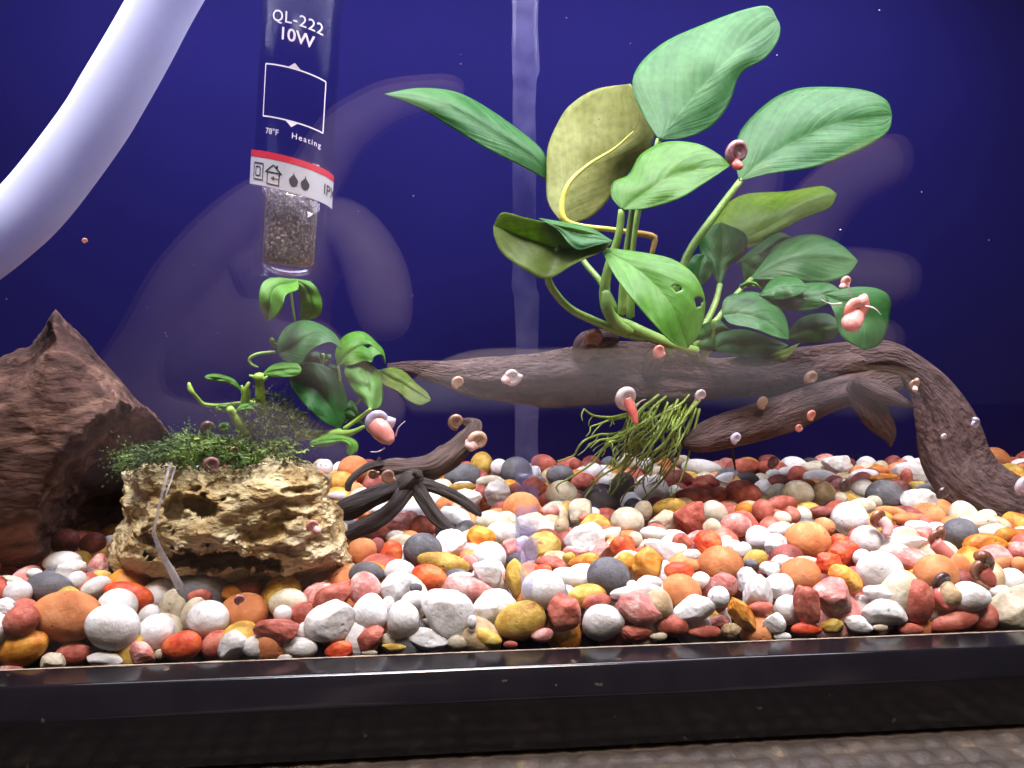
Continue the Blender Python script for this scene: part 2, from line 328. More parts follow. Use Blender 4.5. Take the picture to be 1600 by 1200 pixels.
# ------------------------------------------------------------------ the tank
TX0, TX1, TYB = -27.0, 38.0, 15.2
tank = empty('aquarium', Vector((3, 0, -1.6))*CM, 'glass aquarium with a glossy black plastic base rim and dark indigo back', 'aquarium')
def boxm(name, a, b, mat, parent=None, bev=0.0):
    a, b = Vector(a)*CM, Vector(b)*CM
    bm = bmesh.new(); bmesh.ops.create_cube(bm, size=1)
    for v in bm.verts: v.co = Vector(((a.x+b.x)/2+v.co.x*(b.x-a.x), (a.y+b.y)/2+v.co.y*(b.y-a.y), (a.z+b.z)/2+v.co.z*(b.z-a.z)))
    if bev: bmesh.ops.bevel(bm, geom=bm.edges[:], offset=bev*CM, segments=2, affect='EDGES')
    V = [v.co.copy() for v in bm.verts]; bm.verts.index_update(); F = [tuple(v.index for v in f.verts) for f in bm.faces]; bm.free()
    return mesh(name, V, F, mat, parent, smooth=False)
prof = [(0.02, -1.6), (0.02, -0.9), (-0.40, -0.9), (-0.40, -0.05), (-0.40, -0.018), (-0.404, -0.014), (-0.44, -0.014), (-1.04, -0.018)]
prof += [(-1.08-0.10*math.sin(math.radians(a_)), -0.118+0.10*math.cos(math.radians(a_))) for a_ in range(0, 57, 4)]
prof += [(-1.19, -0.092), (-1.30, -0.245), (-1.44, -0.44), (-1.475, -0.49), (-1.492, -0.52), (-1.50, -0.56), (-1.50, -0.62), (-1.50, -1.50), (-1.50, -1.55), (-1.485, -1.585), (-1.45, -1.6), (-1.40, -1.6)]
xs = np.linspace(TX0-1.5, TX1+1.5, 90)
V, F = [], []
for x in xs:
    for k, (y, z) in enumerate(prof):
        e = 0.010*noise.noise(Vector((x*0.35, y*0.7+z, 3))) if k > 5 else 0
        V.append(Vector((x, y+e, z+e*0.6))*CM)
m_ = len(prof)
for i in range(len(xs)-1):
    for k in range(m_):
        F.append((i*m_+k, i*m_+(k+1) % m_, (i+1)*m_+(k+1) % m_, (i+1)*m_+k))
F += [tuple(range(m_)), tuple((len(xs)-1)*m_+k for k in reversed(range(m_)))]
rim = fix(mesh('base_rim', V, F, PLASTIC, tank, smooth=True)); rim['label'] = 'glossy black plastic base rim with a bright top edge'
fp = boxm('front_pane', (TX0, -0.395, -0.88), (TX1, -0.004, 26), GLASS, tank); fp['label'] = 'clear front glass pane faintly mirroring the room'
boxm('back_pane', (TX0, TYB+0.3, -0.9), (TX1, TYB+0.7, 26), BACK, tank)['label'] = 'dark indigo back of the tank'
for xa, xb in ((TX0-0.42, TX0-0.02), (TX1+0.02, TX1+0.42)): boxm('side_pane', (xa, -0.39, -0.88), (xb, TYB+0.7, 26), BACK, tank)
boxm('bottom_pane', (TX0, 0.0, -0.95), (TX1, TYB+0.28, -0.55), PLASTIC, tank)
# sediment along the foot of the front pane: thin pale line of dried lime
SED = noise_mat('lime_line', [(0.3, (0.2, 0.15, 0.11)), (0.7, (0.42, 0.34, 0.25))], 200, 0.7, rnd=False)
V, F = [], []
for i, x in enumerate(np.linspace(-12, 16, 360)):
    h = 0.003+0.03*max(0, noise.noise(Vector((x*1.7, 0, 5))))**1.5+0.01*max(0, noise.noise(Vector((x*9, 1, 5))))
    V += [Vector((x, -0.40, -0.011))*CM, Vector((x, -0.43-h, -0.008))*CM, Vector((x, -0.405, h*0.7))*CM]
    if i: F += [(3*i-3, 3*i, 3*i+1, 3*i-2), (3*i-2, 3*i+1, 3*i+2, 3*i-1)]
mesh('lime_line', V, F, SED, tank)['label'] = 'thin pale lime line along the foot of the front glass'

# ------------------------------------------------------------------ pebbles
# (x, y, w, h, turn, colour, shape) read off the photograph in four-times enlarged quarters
K = dict(W='white', C='cream', K='grey', O='terracotta', R='brick', V='red', Y='ochre', G='golden', P='pink', B='maroon', T='tan', D='slate')
QA = [(390,320,240,150,0,'W','e'),(450,370,200,130,-10,'W','r'),(610,335,115,150,0,'P','r'),(305,470,290,190,0,'K','e'),(480,430,120,120,0,'W','e'),(110,510,170,170,0,'W','e'),(20,500,140,130,0,'W','e'),(40,605,120,140,0,'W','r'),(420,650,430,310,10,'O','e'),(130,680,230,190,-35,'R','e'),(-20,745,80,110,0,'W','e'),(150,850,310,220,-20,'G','e'),(460,890,230,150,-5,'R','e'),(330,940,160,120,0,'C','r'),(655,930,240,110,0,'W','r'),(705,720,330,290,0,'W','e'),(735,590,245,150,0,'W','s'),(800,525,320,180,18,'V','e'),(600,475,200,130,-20,'W','e'),(985,520,230,190,-15,'W','e'),(930,640,140,110,-30,'W','e'),(1075,600,190,230,20,'C','r'),(980,750,215,225,15,'W','e'),(880,885,210,150,25,'P','r'),(1135,840,250,185,-10,'V','e'),(1200,640,130,240,25,'C','e'),(1300,672,255,235,0,'W','s'),(1430,515,230,120,5,'G','r'),(1520,640,310,260,0,'O','e'),(1360,830,220,180,-35,'R','e'),(1450,850,165,210,25,'W','r'),(1600,850,170,150,0,'W','e'),(620,410,150,90,-15,'Y','e'),(400,190,190,170,0,'B','e'),(580,200,160,150,0,'B','e'),(215,385,100,70,0,'W','e'),(60,430,170,70,0,'C','e'),(1240,525,170,90,0,'R','e'),(60,985,170,50,0,'P','e'),(1000,890,70,70,0,'C','e')]
QB = [(130,735,285,150,8,'R','r'),(270,850,230,135,10,'W','e'),(180,910,90,40,0,'W','r'),(320,745,130,120,0,'W','e'),(465,690,340,250,-28,'W','r'),(200,575,240,190,0,'C','e'),(165,640,110,120,20,'W','e'),(290,640,170,150,0,'R','e'),(480,520,290,150,-35,'R','r'),(680,475,205,200,0,'P','e'),(710,640,225,260,15,'W','e'),(690,385,225,150,0,'K','e'),(520,860,180,120,-10,'V','r'),(700,800,240,130,-38,'R','r'),(710,880,100,40,0,'C','e'),(865,848,160,60,0,'Y','r'),(860,805,190,100,0,'C','e'),(920,670,205,235,0,'W','e'),(825,590,90,130,0,'W','e'),(980,555,160,120,-15,'W','e'),(1175,625,345,310,25,'W','t'),(1075,795,260,135,5,'W','r'),(1260,815,130,110,0,'C','e'),(1060,705,110,80,0,'C','e'),(1430,785,220,115,12,'Y','e'),(1485,600,285,220,-25,'W','r'),(1650,680,330,230,-15,'Y','e'),(875,475,195,200,0,'W','r'),(900,375,200,160,0,'W','e'),(1085,405,230,150,18,'V','e'),(1170,325,335,145,12,'Y','e'),(1320,485,345,170,8,'P','e'),(1440,385,195,200,15,'W','t'),(1280,405,180,60,-8,'W','e'),(1460,280,210,195,0,'W','s'),(1330,315,110,90,0,'P','e'),(1040,240,245,180,0,'K','s'),(1215,200,215,190,0,'W','r'),(845,260,145,170,10,'V','r'),(660,255,185,190,10,'O','e'),(755,235,110,150,0,'B','e'),(905,185,160,95,0,'C','e'),(880,155,140,80,0,'W','e'),(920,75,220,150,-10,'P','r'),(1040,95,165,150,0,'R','e'),(1410,165,175,180,-20,'G','r'),(1555,135,155,145,0,'W','e'),(1470,55,205,130,0,'C','e'),(1240,50,220,160,20,'W','r'),(1000,475,80,60,0,'K','e'),(1595,225,130,130,0,'P','r'),(1545,405,90,70,0,'P','e'),(1350,690,60,90,0,'W','e'),(1590,830,90,50,0,'R','e')]
QE = [(30,365,100,110,0,'W','e'),(210,375,200,170,0,'O','s'),(120,455,190,140,0,'G','e'),(105,540,110,60,0,'W','e'),(890,415,230,150,-5,'K','e'),(1010,345,145,165,0,'Y','e'),(1120,365,110,115,0,'W','e'),(1230,390,200,195,0,'K','s'),(1345,395,75,90,0,'W','s'),(1400,345,170,130,20,'R','e'),(1500,410,175,130,0,'K','e'),(890,485,170,60,0,'Y','e'),(1060,455,170,90,0,'C','e'),(920,550,190,110,5,'W','r'),(1110,530,165,175,0,'W','r'),(1010,525,90,110,0,'R','e'),(1220,505,100,90,0,'R','e'),(1350,495,175,160,0,'R','r'),(1260,625,245,210,0,'O','s'),(1070,675,205,165,0,'C','e'),(1050,585,90,50,0,'O','e'),(850,655,235,195,10,'W','r'),(770,595,100,90,0,'O','e'),(1350,725,255,170,0,'C','r'),(1390,850,240,180,0,'Y','r'),(1440,635,115,90,0,'P','e'),(1540,625,100,110,0,'Y','e'),(350,625,110,80,0,'W','e'),(270,655,80,50,0,'O','e'),(585,625,145,100,0,'W','e'),(1225,1060,140,260,0,'Y','r'),(1390,1015,120,100,0,'V','e'),(1440,965,200,100,10,'R','r'),(1395,1125,275,190,0,'W','s'),(1210,940,95,85,0,'D','e')]
QD = [(400,108,85,85,0,'R','e'),(510,155,125,130,-10,'W','e'),(600,98,95,95,0,'K','e'),(730,95,160,120,15,'C','e'),(830,110,70,75,0,'W','e'),(445,220,155,130,0,'R','e'),(590,215,100,80,0,'W','e'),(690,250,155,200,10,'D','e'),(550,335,245,225,0,'D','s'),(870,275,215,190,0,'W','e'),(900,150,105,80,0,'C','e'),(980,145,80,60,0,'O','e'),(1040,205,205,140,0,'B','e'),(1010,275,95,80,-30,'W','e'),(1185,125,255,110,5,'W','e'),(1050,92,85,75,0,'T','e'),(1330,198,125,95,0,'W','t'),(1440,120,225,110,-8,'R','e'),(1590,120,125,85,0,'R','e'),(1470,195,150,90,0,'D','e'),(1220,232,185,130,0,'R','r'),(1140,305,245,115,5,'R','e'),(1280,295,125,110,0,'R','e'),(1440,285,235,170,0,'R','e'),(980,375,215,120,-10,'Y','e'),(945,455,195,135,-10,'C','r'),(1260,412,175,170,0,'C','e'),(1100,445,185,230,0,'R','t'),(720,465,215,185,0,'C','s'),(820,390,115,125,0,'C','e'),(310,292,200,165,0,'C','s'),(330,385,105,105,0,'Y','e'),(430,395,155,160,0,'C','r'),(462,442,90,70,0,'R','r'),(240,375,110,90,0,'P','e'),(310,492,95,125,0,'T','e'),(450,562,255,205,0,'W','r'),(620,555,130,120,0,'C','t'),(560,485,105,90,0,'Y','e'),(770,575,95,105,0,'C','e'),(890,532,185,80,5,'W','e'),(950,645,265,150,15,'W','t'),(1060,585,125,115,0,'R','r'),(1225,592,185,160,15,'V','r'),(1250,495,115,110,0,'C','e'),(1400,485,195,155,0,'P','e'),(1450,392,115,110,0,'G','e'),(1570,405,140,170,0,'R','e'),(1540,562,155,155,0,'W','e'),(1345,615,185,90,0,'W','e'),(1440,645,115,115,0,'W','e'),(1340,572,70,50,0,'C','e'),(1520,692,155,115,-20,'Y','e'),(1305,742,288,225,0,'O','s'),(1115,742,115,95,0,'O','e'),(1120,672,115,80,0,'W','e'),(690,622,165,160,0,'V','r'),(700,712,145,125,0,'G','r'),(560,642,165,90,-20,'P','r'),(515,642,70,70,0,'W','e'),(390,652,165,80,0,'P','r'),(450,722,205,115,-15,'G','r'),(250,715,210,95,-5,'R','e'),(355,682,80,60,0,'Y','e'),(850,732,195,235,10,'G','r'),(600,802,268,220,0,'K','s'),(360,812,225,120,15,'W','e'),(195,772,110,90,0,'V','e'),(350,895,90,80,0,'W','e'),(470,925,245,150,-5,'Y','e'),(750,862,70,70,0,'W','e'),(860,845,155,90,0,'W','e'),(770,905,325,100,-5,'W','r'),(1045,778,195,130,10,'V','e'),(1050,912,265,245,0,'O','s'),(1180,835,120,120,0,'W','e'),(1335,857,175,145,10,'P','r'),(1480,832,150,175,0,'W','r'),(1540,892,185,205,0,'W','r'),(1590,748,90,80,0,'W','e'),(1490,722,85,60,0,'K','e'),(1135,1010,270,170,-28,'W','r'),(1290,932,135,135,0,'W','e'),(1445,1052,130,265,-38,'G','r'),(1290,1092,145,90,-10,'P','r'),(530,962,180,100,-10,'R','e'),(800,1002,295,195,10,'P','r'),(325,1032,212,255,0,'R','r'),(570,1087,268,225,-10,'W','e'),(1000,1112,210,135,10,'R','e'),(770,1162,215,115,0,'R','r'),(1200,1152,210,90,0,'R','e'),(1370,1142,130,100,0,'T','r'),(915,1180,110,55,0,'C','e'),(190,1172,140,85,-10,'P','e'),(1555,1000,160,80,0,'R','e'),(30,1040,120,120,0,'W','e')]
QF = [(30,170,90,80,0,'W','e'),(110,152,90,70,0,'W','e'),(190,168,130,115,0,'R','e'),(260,128,140,80,0,'C','e'),(420,108,175,145,10,'W','t'),(330,188,225,105,5,'W','e'),(65,218,140,105,0,'B','r'),(185,292,200,165,0,'C','s'),(225,238,150,90,0,'O','e'),(350,285,145,155,0,'T','e'),(590,262,145,135,0,'W','e'),(455,315,80,80,0,'C','e'),(600,168,185,80,-5,'W','e'),(730,198,190,80,0,'G','r'),(715,142,90,60,0,'O','e'),(915,163,275,155,10,'W','r'),(865,188,75,125,0,'R','e'),(830,248,130,95,0,'P','e'),(730,303,235,165,0,'K','s'),(940,333,225,165,-5,'W','r'),(1000,248,165,60,0,'W','e'),(590,362,165,100,0,'C','e'),(660,342,105,90,0,'C','e'),(510,442,222,210,0,'W','s'),(330,402,165,80,0,'B','e'),(90,352,195,110,0,'R','e'),(145,425,115,125,0,'R','e'),(90,442,115,95,0,'C','e'),(220,422,105,115,0,'C','e'),(350,492,138,115,15,'O','e'),(770,402,205,75,10,'O','e'),(870,442,190,75,0,'O','e'),(245,588,288,205,0,'O','s'),(70,512,155,95,-15,'W','e'),(50,602,145,135,0,'W','r'),(450,592,125,115,0,'V','e'),(620,582,212,195,0,'W','e'),(940,492,175,80,5,'W','e'),(850,532,150,80,0,'W','e'),(860,602,265,135,0,'W','r'),(1200,533,215,145,0,'K','s'),(1310,465,255,120,-5,'C','e'),(1360,533,140,75,0,'W','e'),(1130,558,60,70,0,'W','e'),(1510,543,195,95,0,'G','e'),(460,662,245,170,-15,'V','r'),(380,722,165,145,0,'V','r'),(590,692,115,120,0,'W','e'),(240,718,175,85,0,'C','e'),(80,712,125,90,0,'W','e'),(25,762,100,90,0,'W','e'),(200,802,255,190,0,'O','s'),(480,822,225,185,10,'G','r'),(700,772,282,190,0,'W','s'),(890,712,245,175,15,'P','r'),(1050,785,265,165,0,'O','s'),(930,962,200,285,0,'R','e'),(410,932,262,252,20,'P','r'),(250,982,165,255,-15,'R','r'),(70,872,195,175,-10,'W','r'),(130,1012,182,185,0,'W','e'),(40,1092,145,135,0,'W','r'),(730,912,275,115,8,'W','r'),(600,992,170,150,0,'W','r'),(730,1032,285,175,0,'W','r'),(560,1102,175,115,20,'W','r'),(400,1112,155,95,0,'Y','r'),(240,1132,195,85,0,'V','e'),(580,932,80,70,0,'R','e'),(1262,932,252,195,0,'W','e'),(1360,612,275,155,0,'G','r'),(1200,742,130,165,0,'O','e'),(1520,832,165,160,0,'W','s'),(1450,902,140,100,0,'W','e'),(1480,722,140,80,0,'O','e'),(1570,642,130,120,0,'P','e'),(1570,722,100,85,0,'O','e'),(1560,1010,420,280,-22,'C','r'),(1160,1092,325,135,-15,'R','e'),(1070,1042,170,150,0,'C','r'),(890,1132,160,80,0,'R','e'),(700,1125,100,45,0,'C','e'),(90,1178,110,55,0,'W','e'),(1430,68,195,135,25,'O','e'),(1590,122,70,55,0,'O','e'),(750,642,90,70,0,'W','e')]
PB = []
for ox, oy, lst in ((0, 800, QA), (400, 800, QB), (500, 640, QE), (800, 700, QD), (1200, 700, QF)):
    for (x, y, w_, h_, a, c, s) in lst: PB.append((ox+x/4, oy+y/4, w_/4, h_/4, a, c, s))
# merge double readings where two quarters overlap
keep = []
for p in PB:
    if any(q[5] == p[5] and abs(q[0]-p[0]) < 0.35*min(q[2], p[2]) and abs(q[1]-p[1]) < 0.35*min(q[3], p[3]) for q in keep): continue
    keep.append(p)
PB = keep
def pebble_shape(sub, w_, h_, d_, shape, seed):
    p, F = ico(sub); p = p.copy(); r = np.random.default_rng(seed)
    if shape == 's': d = 1+wobble(p, 0.012, 1.3, seed)
    elif shape == 'e': d = 1+wobble(p, 0.035, 1.5, seed)
    else: d = 1+wobble(p, 0.05, 1.9, seed)
    p = p*d[:, None]
    if shape in 'rt':
        for i in range(8 if shape == 'r' else 6):
            n = r.normal(size=3); n /= np.linalg.norm(n)
            if shape == 't' and i < 3:
                an = math.radians(90+120*i+20); n = np.array([math.cos(an), math.sin(an), r.uniform(-.2, .2)]); off = 0.55
            else: off = r.uniform(0.62, 0.86)
            ex = np.maximum(0, p@n-off); p -= n*(ex*0.74)[:, None]
        p *= (1+wobble(p, 0.022, 5.5, seed+1)+wobble(p, 0.006, 9, seed+2, 9))[:, None]
        ext = (p.max(0)-p.min(0))/2; p -= (p.max(0)+p.min(0))/2; p /= np.maximum(ext, 1e-6)
    elif shape == 'e':      # a little egg-like
        k = r.uniform(-0.18, 0.18); p[:, 1] *= 1+k*p[:, 0]; p[:, 0] *= 1+0.5*k*p[:, 1]
        ext = (p.max(0)-p.min(0))/2; p -= (p.max(0)+p.min(0))/2; p /= ext
    return p*np.array([w_, h_, d_])/2, F
CN = dict(W='white', C='cream', K='grey', O='matte orange', R='brick red', V='vivid red', Y='mustard yellow', G='golden orange', P='salmon pink', B='dark maroon', T='tan', D='near-black')
SN = dict(s='round', e='smooth oval', r='rough angular', t='three-cornered')
objs = []; laid = []
BAS = Matrix((RT, UP, -FW)).transposed()
for i, (x, y, w_, h_, a, c, s) in sorted(enumerate(PB), key=lambda q: -(q[1][1]+0.5*q[1][3])):
    if s == 's': h_ = max(h_, 0.9*w_)
    dpx = min(w_, h_)*0.85 if s != 's' else (w_*h_)**0.5*0.92
    Y = max(ground(x, y), 0.1)
    for _ in range(2):
        pt = P(x, y, Y); k = depth(pt)/FPX; Y = min(max(ground(x, y), dpx*k/CM*0.5+0.08), 14.6)
    for (q, qr, qx, qy) in laid:
        kq = FPX/depth(q)
        if ((x-qx)/(qr[0]*kq+0.42*w_))**2+((y-qy)/(qr[1]*kq+0.42*h_))**2 < 0.8: Y = max(Y, min(q.y/CM+0.12, Y+2.0))
    Y0 = Y
    while Y < min(Y0+3.2, 14.9):          # sink back until it no longer bites into stones already laid in front
        pt = P(x, y, Y); k = depth(pt)/FPX; hit = False
        for (q, qr, qx, qy) in laid:
            if abs(qx-x) > 120 or abs(qy-y) > 90: continue
            d = q-pt; L = d.length
            dl = Vector((d.dot(RT), d.dot(UP), d.dot(FW)))/max(L, 1e-6)
            ra = 1/math.sqrt((dl.x/(w_*k/2))**2+(dl.y/(h_*k/2))**2+(dl.z/(dpx*k/2))**2); rb = 1/math.sqrt((dl.x/qr[0])**2+(dl.y/qr[1])**2+(dl.z/qr[2])**2)
            if L < 0.86*(ra+rb): hit = True; break
        if not hit: break
        Y += 0.12
    pt = P(x, y, Y); k = depth(pt)/FPX; laid.append((pt, (w_*k/2, h_*k/2, dpx*k/2), x, y))
    Vp, F = pebble_shape(5 if s in 'rt' or max(w_, h_) > 60 else 4, w_*k, h_*k, dpx*k, s, 100+i)
    B = BAS @ Matrix.Rotation(math.radians(-a), 3, 'Z')
    Vw = Vp @ np.array(B).T + np.array(pt)
    if y > 905:      # bedded stones lean against the pane, never through it
        Vw[:, 1] = np.maximum(Vw[:, 1], 0.0006)
    o = mesh('pebble', Vw, F, PEB[K[c]], loc=pt)
    objs.append((o, x, y, w_, h_, c, s))
# what sets each stone apart: its look, then its neighbours, then the thing it lies by
MARKS = [((355, 830), 'the ochre rock'), ((620, 770), 'the dark branching root'), ((970, 760), 'the hanging green roots'), ((1530, 770), 'the foot of the driftwood arch'), ((40, 800), 'the red-brown wood block'), ((1470, 890), 'the snails on the gravel')]
def size_word(w_, h_):
    m = (w_*h_)**0.5
    return 'large' if m > 58 else 'small' if m < 26 else 'mid-sized'
def near(i, skip=()):
    o, x, y, w_, h_, c, s = objs[i]
    best = sorted((math.hypot(q[1]-x, q[2]-y), j) for j, q in enumerate(objs) if j != i and j not in skip and q[5] != c)
    return best[0][1]
def rel(i, j):
    dx, dy = objs[i][1]-objs[j][1], objs[i][2]-objs[j][2]
    d = ('right of' if dx > 0 else 'left of') if abs(dx) > abs(dy) else ('below' if dy > 0 else 'above')
    return d + ' a ' + CN[objs[j][5]] + ' one'
def place(i):
    x, y = objs[i][1], objs[i][2]
    q = min(MARKS, key=lambda m: math.hypot(m[0][0]-x, m[0][1]-y)); d = math.hypot(q[0][0]-x, q[0][1]-y)
    if d < 190: return 'by ' + q[1]
    row = 'in the front row' if y > 960 else 'in the back row' if y < 765 else 'mid-bed'
    return row + ' ' + ('at far left' if x < 250 else 'left of centre' if x < 650 else 'at centre' if x < 1000 else 'right of centre' if x < 1300 else 'at far right')
used = {}
for i, (o, x, y, w_, h_, c, s) in enumerate(objs):
    j = near(i); j2 = near(i, (j,)); j3 = near(i, (j, j2))
    base = f'{CN[c]} {SN[s]} pebble'
    opts = [f'{size_word(w_, h_)} {base} {rel(i, j)}, {place(i)}', f'{base} {rel(i, j)} and {rel(i, j2)}, {place(i)}', f'{base} {rel(i, j)} and {rel(i, j3)}, {place(i)}', f'{size_word(w_, h_)} {base} {rel(i, j2)}, {place(i)}', f'{size_word(w_, h_)} {base} {rel(i, j3)}, {place(i)}', f'{base} {rel(i, j2)} and {rel(i, j3)}, {place(i)}',
            f'{size_word(w_, h_)} {base} {rel(i, j)} and {rel(i, j2)}', f'{size_word(w_, h_)} {base} {rel(i, j)} and {rel(i, j3)}']
    opts += [f'{base} {rel(i, j)}, {place(i)}', f'{base} {rel(i, j2)}, {place(i)}', f'{base} {rel(i, j3)}, {place(i)}', f'{base} {rel(i, j)} and {rel(i, j2)}', f'{base} {rel(i, j)} and {rel(i, j3)}']
    opts = [t for t in (q.replace('mid-sized', 'medium').replace('mid-bed', 'midway').replace('near-black', 'black').replace('three-cornered', 'triangular').replace('smooth oval', 'oval').replace('rough angular', 'rough').replace('the foot of the driftwood arch', 'the driftwood foot').replace('the snails on the gravel', 'the gravel snails') for q in opts) if len(t.replace('-', ' ').split()) <= 16] or [opts[0]]
    lab = next((t for t in opts if t not in used), opts[0]); used[lab] = 1
    tag(o, lab, 'pebble', 'pebbles of the gravel bed')
# the rest of the bed, under and between the counted stones and beyond the picture
V, F, MI = [], [], []
names = ['white', 'cream', 'brick', 'terracotta', 'maroon', 'tan', 'golden', 'grey', 'pink', 'ochre', 'slate']
wts = np.array([3, 3, 4, 2, 3, 2, 1.5, 1.2, 2, 1, 0.8]); wts = wts/wts.sum()
pv, pf = ico(3); base = 0
allV, allF, allM = [], [], []
for gx in np.arange(TX0+0.6, TX1-0.4, 0.92):
    for gy in np.arange(0.55, TYB-0.2, 0.88):
        q = P(800, 600, 5)
        for lay in (0, 1):
            X = gx+rng.uniform(-.3, .3); Yy = max(gy+rng.uniform(-.3, .3), 0.62)
            v = Vector((X*CM, Yy*CM, 0.01)) - CAM; zz = v.dot(FW); u = v.dot(RT)/zz*FPX+800
            inview = -30 < u < 1630
            top = 0.85+0.022*Yy
            z = (top-(0.42 if inview else 0.05)) if lay == 0 else top-1.0
            r0 = rng.uniform(0.38, 0.56); sd = int(rng.integers(1e9))
            fp_ = Vector((X, Yy, z))*CM; fv = fp_-CAM; fd = fv.dot(FW); fx = fv.dot(RT)/fd*FPX+800; fy = 600-fv.dot(UP)/fd*FPX; fr = r0*CM/fd*FPX
            if any(depth(q) > fd-0.002 and (qx-fx)**2+(qy-fy)**2 < (fr*0.62+0.66*min(qr[0], qr[1])/depth(q)*FPX)**2 for (q, qr, qx, qy) in laid): continue
            p = pv*(1+wobble(pv, 0.06, 1.8, sd, 3))[:, None]*np.array([1.15, 1, 0.85])*r0
            A = np.linalg.qr(rng.normal(size=(3, 3)))[0]
            p = p@A.T + np.array([X, Yy, z]); p[:, 1] = np.maximum(p[:, 1], 0.09)
            allV.append(p*CM); allF += [(a+base, b+base, c+base) for a, b, c in pf]; allM += [int(rng.choice(len(names), p=wts))]*len(pf); base += len(pv)
o = mesh('gravel_bed', np.vstack(allV), allF, [PEB[n] for n in names]); o.data.polygons.foreach_set('material_index', allM)
tag(o, 'mixed red, white and tan gravel filling the bed between the larger pebbles', 'gravel', kind='stuff')

# ------------------------------------------------------------------ solid lumps with a drawn outline: wood block and ochre rock
def lump(name, outline, Y, thick, mat, parent=None, sub=7, expo=0.6, disp=None, carve=(), center=None, jag=0.9, **kw):
    """a closed solid: its outline as seen, its own depth and thickness; disp(p)->cm outwards, carve: (x, y, rx, ry, depth cm, turn)"""
    A = np.array(outline, float); c = np.array(center) if center is not None else A.mean(0)
    B = np.vstack([A, A[:1]]); pts = []
    for i in range(len(A)):
        for t in np.linspace(0, 1, 12, endpoint=False): pts.append(B[i]*(1-t)+B[i+1]*t)
    pts = np.array(pts)-c; an = np.arctan2(pts[:, 1], pts[:, 0]); ra = np.hypot(pts[:, 0], pts[:, 1]); o_ = np.argsort(an); an, ra = an[o_], ra[o_]
    u, F = ico(sub); th = np.arctan2(u[:, 1], u[:, 0]); rho = np.hypot(u[:, 0], u[:, 1])
    R = np.interp(th, an, ra, period=2*math.pi)
    rr = np.sin(np.arcsin(np.clip(rho, 0, 1)))**expo; zz = np.sign(u[:, 2])*np.abs(u[:, 2])**expo
    nrm = (rr**2+zz**2)**0.5; k = np.maximum(nrm, 1.0); 
    px = c[0]+np.cos(th)*R*rr/k**0.35; py = c[1]+np.sin(th)*R*rr/k**0.35; dz = zz/k**0.35
    V = np.zeros((len(u), 3))
    for i in range(len(u)):
        yy = Y - dz[i]*thick/2*(1 if not callable(disp) else 1)
        cut = 0.0
        if dz[i] > -0.2:
            for (cx, cy, rx, ry, dp, rot) in carve:
                a = math.radians(rot); dx, dy = px[i]-cx, py[i]-cy
                e = ((dx*math.cos(a)+dy*math.sin(a))/rx)**2+((-dx*math.sin(a)+dy*math.cos(a))/ry)**2
                e *= 1+jag*noise.noise(Vector((px[i]*0.05, py[i]*0.05, cx)))+jag*0.5*noise.noise(Vector((px[i]*0.13, py[i]*0.13, cx)))
                if e < 1: cut = max(cut, dp*(1-e*e)**1.2)
        p = P(px[i], py[i], yy+cut)
        n_ = (RT*math.cos(th[i])-UP*math.sin(th[i]))*rho[i]-Vector((0, 1, 0))*u[i, 2]
        d = disp(p/CM, u[i]) if disp else 0
        V[i] = p+n_*(d*CM)
    return mesh(name, V, F, mat, parent, **kw)
def rockdisp(p, u):
    q = Vector((p.x*0.55, p.y*0.55, p.z*0.9))
    r = noise.ridged_multi_fractal(q*1.1+Vector((3, 1, 7)), 0.9, 2.2, 6, 0.9, 2.0)
    l = math.sin((p.z+0.25*p.x*0.3+0.5*noise.noise(q*1.4))*7.5)
    r2 = noise.ridged_multi_fractal(Vector((p.x*1.6, p.y*1.6, p.z*2.6)), 0.8, 2.1, 4, 0.9, 2.0)
    v = noise.noise(Vector((p.x*3.2, p.y*3.2, p.z*5.0)))
    return 0.16*(r-1.2) + 0.03*l + 0.10*noise.noise(q*2.6) + 0.065*(r2-1.0) + 0.035*abs(v) - 0.05*max(0, noise.noise(Vector((p.x*4.5, p.y*4.5, p.z*5.5+9)))-0.25)*3
rk = [(190,330),(230,270),(350,262),(480,285),(560,300),(700,300),(760,270),(900,240),(1050,235),(1150,290),(1240,350),(1250,450),(1310,520),(1340,640),(1365,770),(1340,880),(1160,970),(1050,930),(820,905),(500,940),(250,910),(120,880),(90,820),(95,660),(130,600),(170,470)]
c1 = lambda x, y: (140+x/3.333, 640+y/3.333)
cv = []
for (x, y, rx, ry, d, a) in [(500,350,75,85,0.9,10),(560,500,120,60,1.0,15),(430,540,60,70,0.8,0),(700,800,330,62,1.5,4),(930,640,130,55,0.7,-12),(1000,570,120,30,0.5,-8),(300,670,45,55,0.7,0),(1180,860,200,34,0.8,-14),(680,380,80,40,0.5,-20),(820,660,70,60,0.5,0),(250,560,60,70,0.4,0),(760,330,60,60,0.6,0),(1100,420,120,25,0.3,-5),(1050,740,120,30,0.35,8)]:
    q = c1(x, y); cv.append((q[0], q[1], rx/3.333, ry/3.333, d*(1 if y > 780 else 0.5), a))
o = lump('layered_rock', [c1(*q) for q in rk], 3.6, 4.6, ROCK, sub=8, expo=0.5, disp=rockdisp, carve=cv, loc=P(355, 900, 3.4))
tag(o, 'pale ochre craggy rock with layered ledges, dark cavities and moss on top', 'rock')
def wooddisp(p, u):
    q = Vector((p.x*0.5, p.y*0.5, p.z*0.3))
    return 0.20*noise.noise(q*1.0)+0.055*noise.noise(Vector((p.x*2.4+p.z*1.5, p.y*2.4, p.z*0.9-p.x*0.5)))+0.05*noise.fractal(Vector((p.x*3, p.y*3, p.z*2)), 0.9, 2.1, 4)
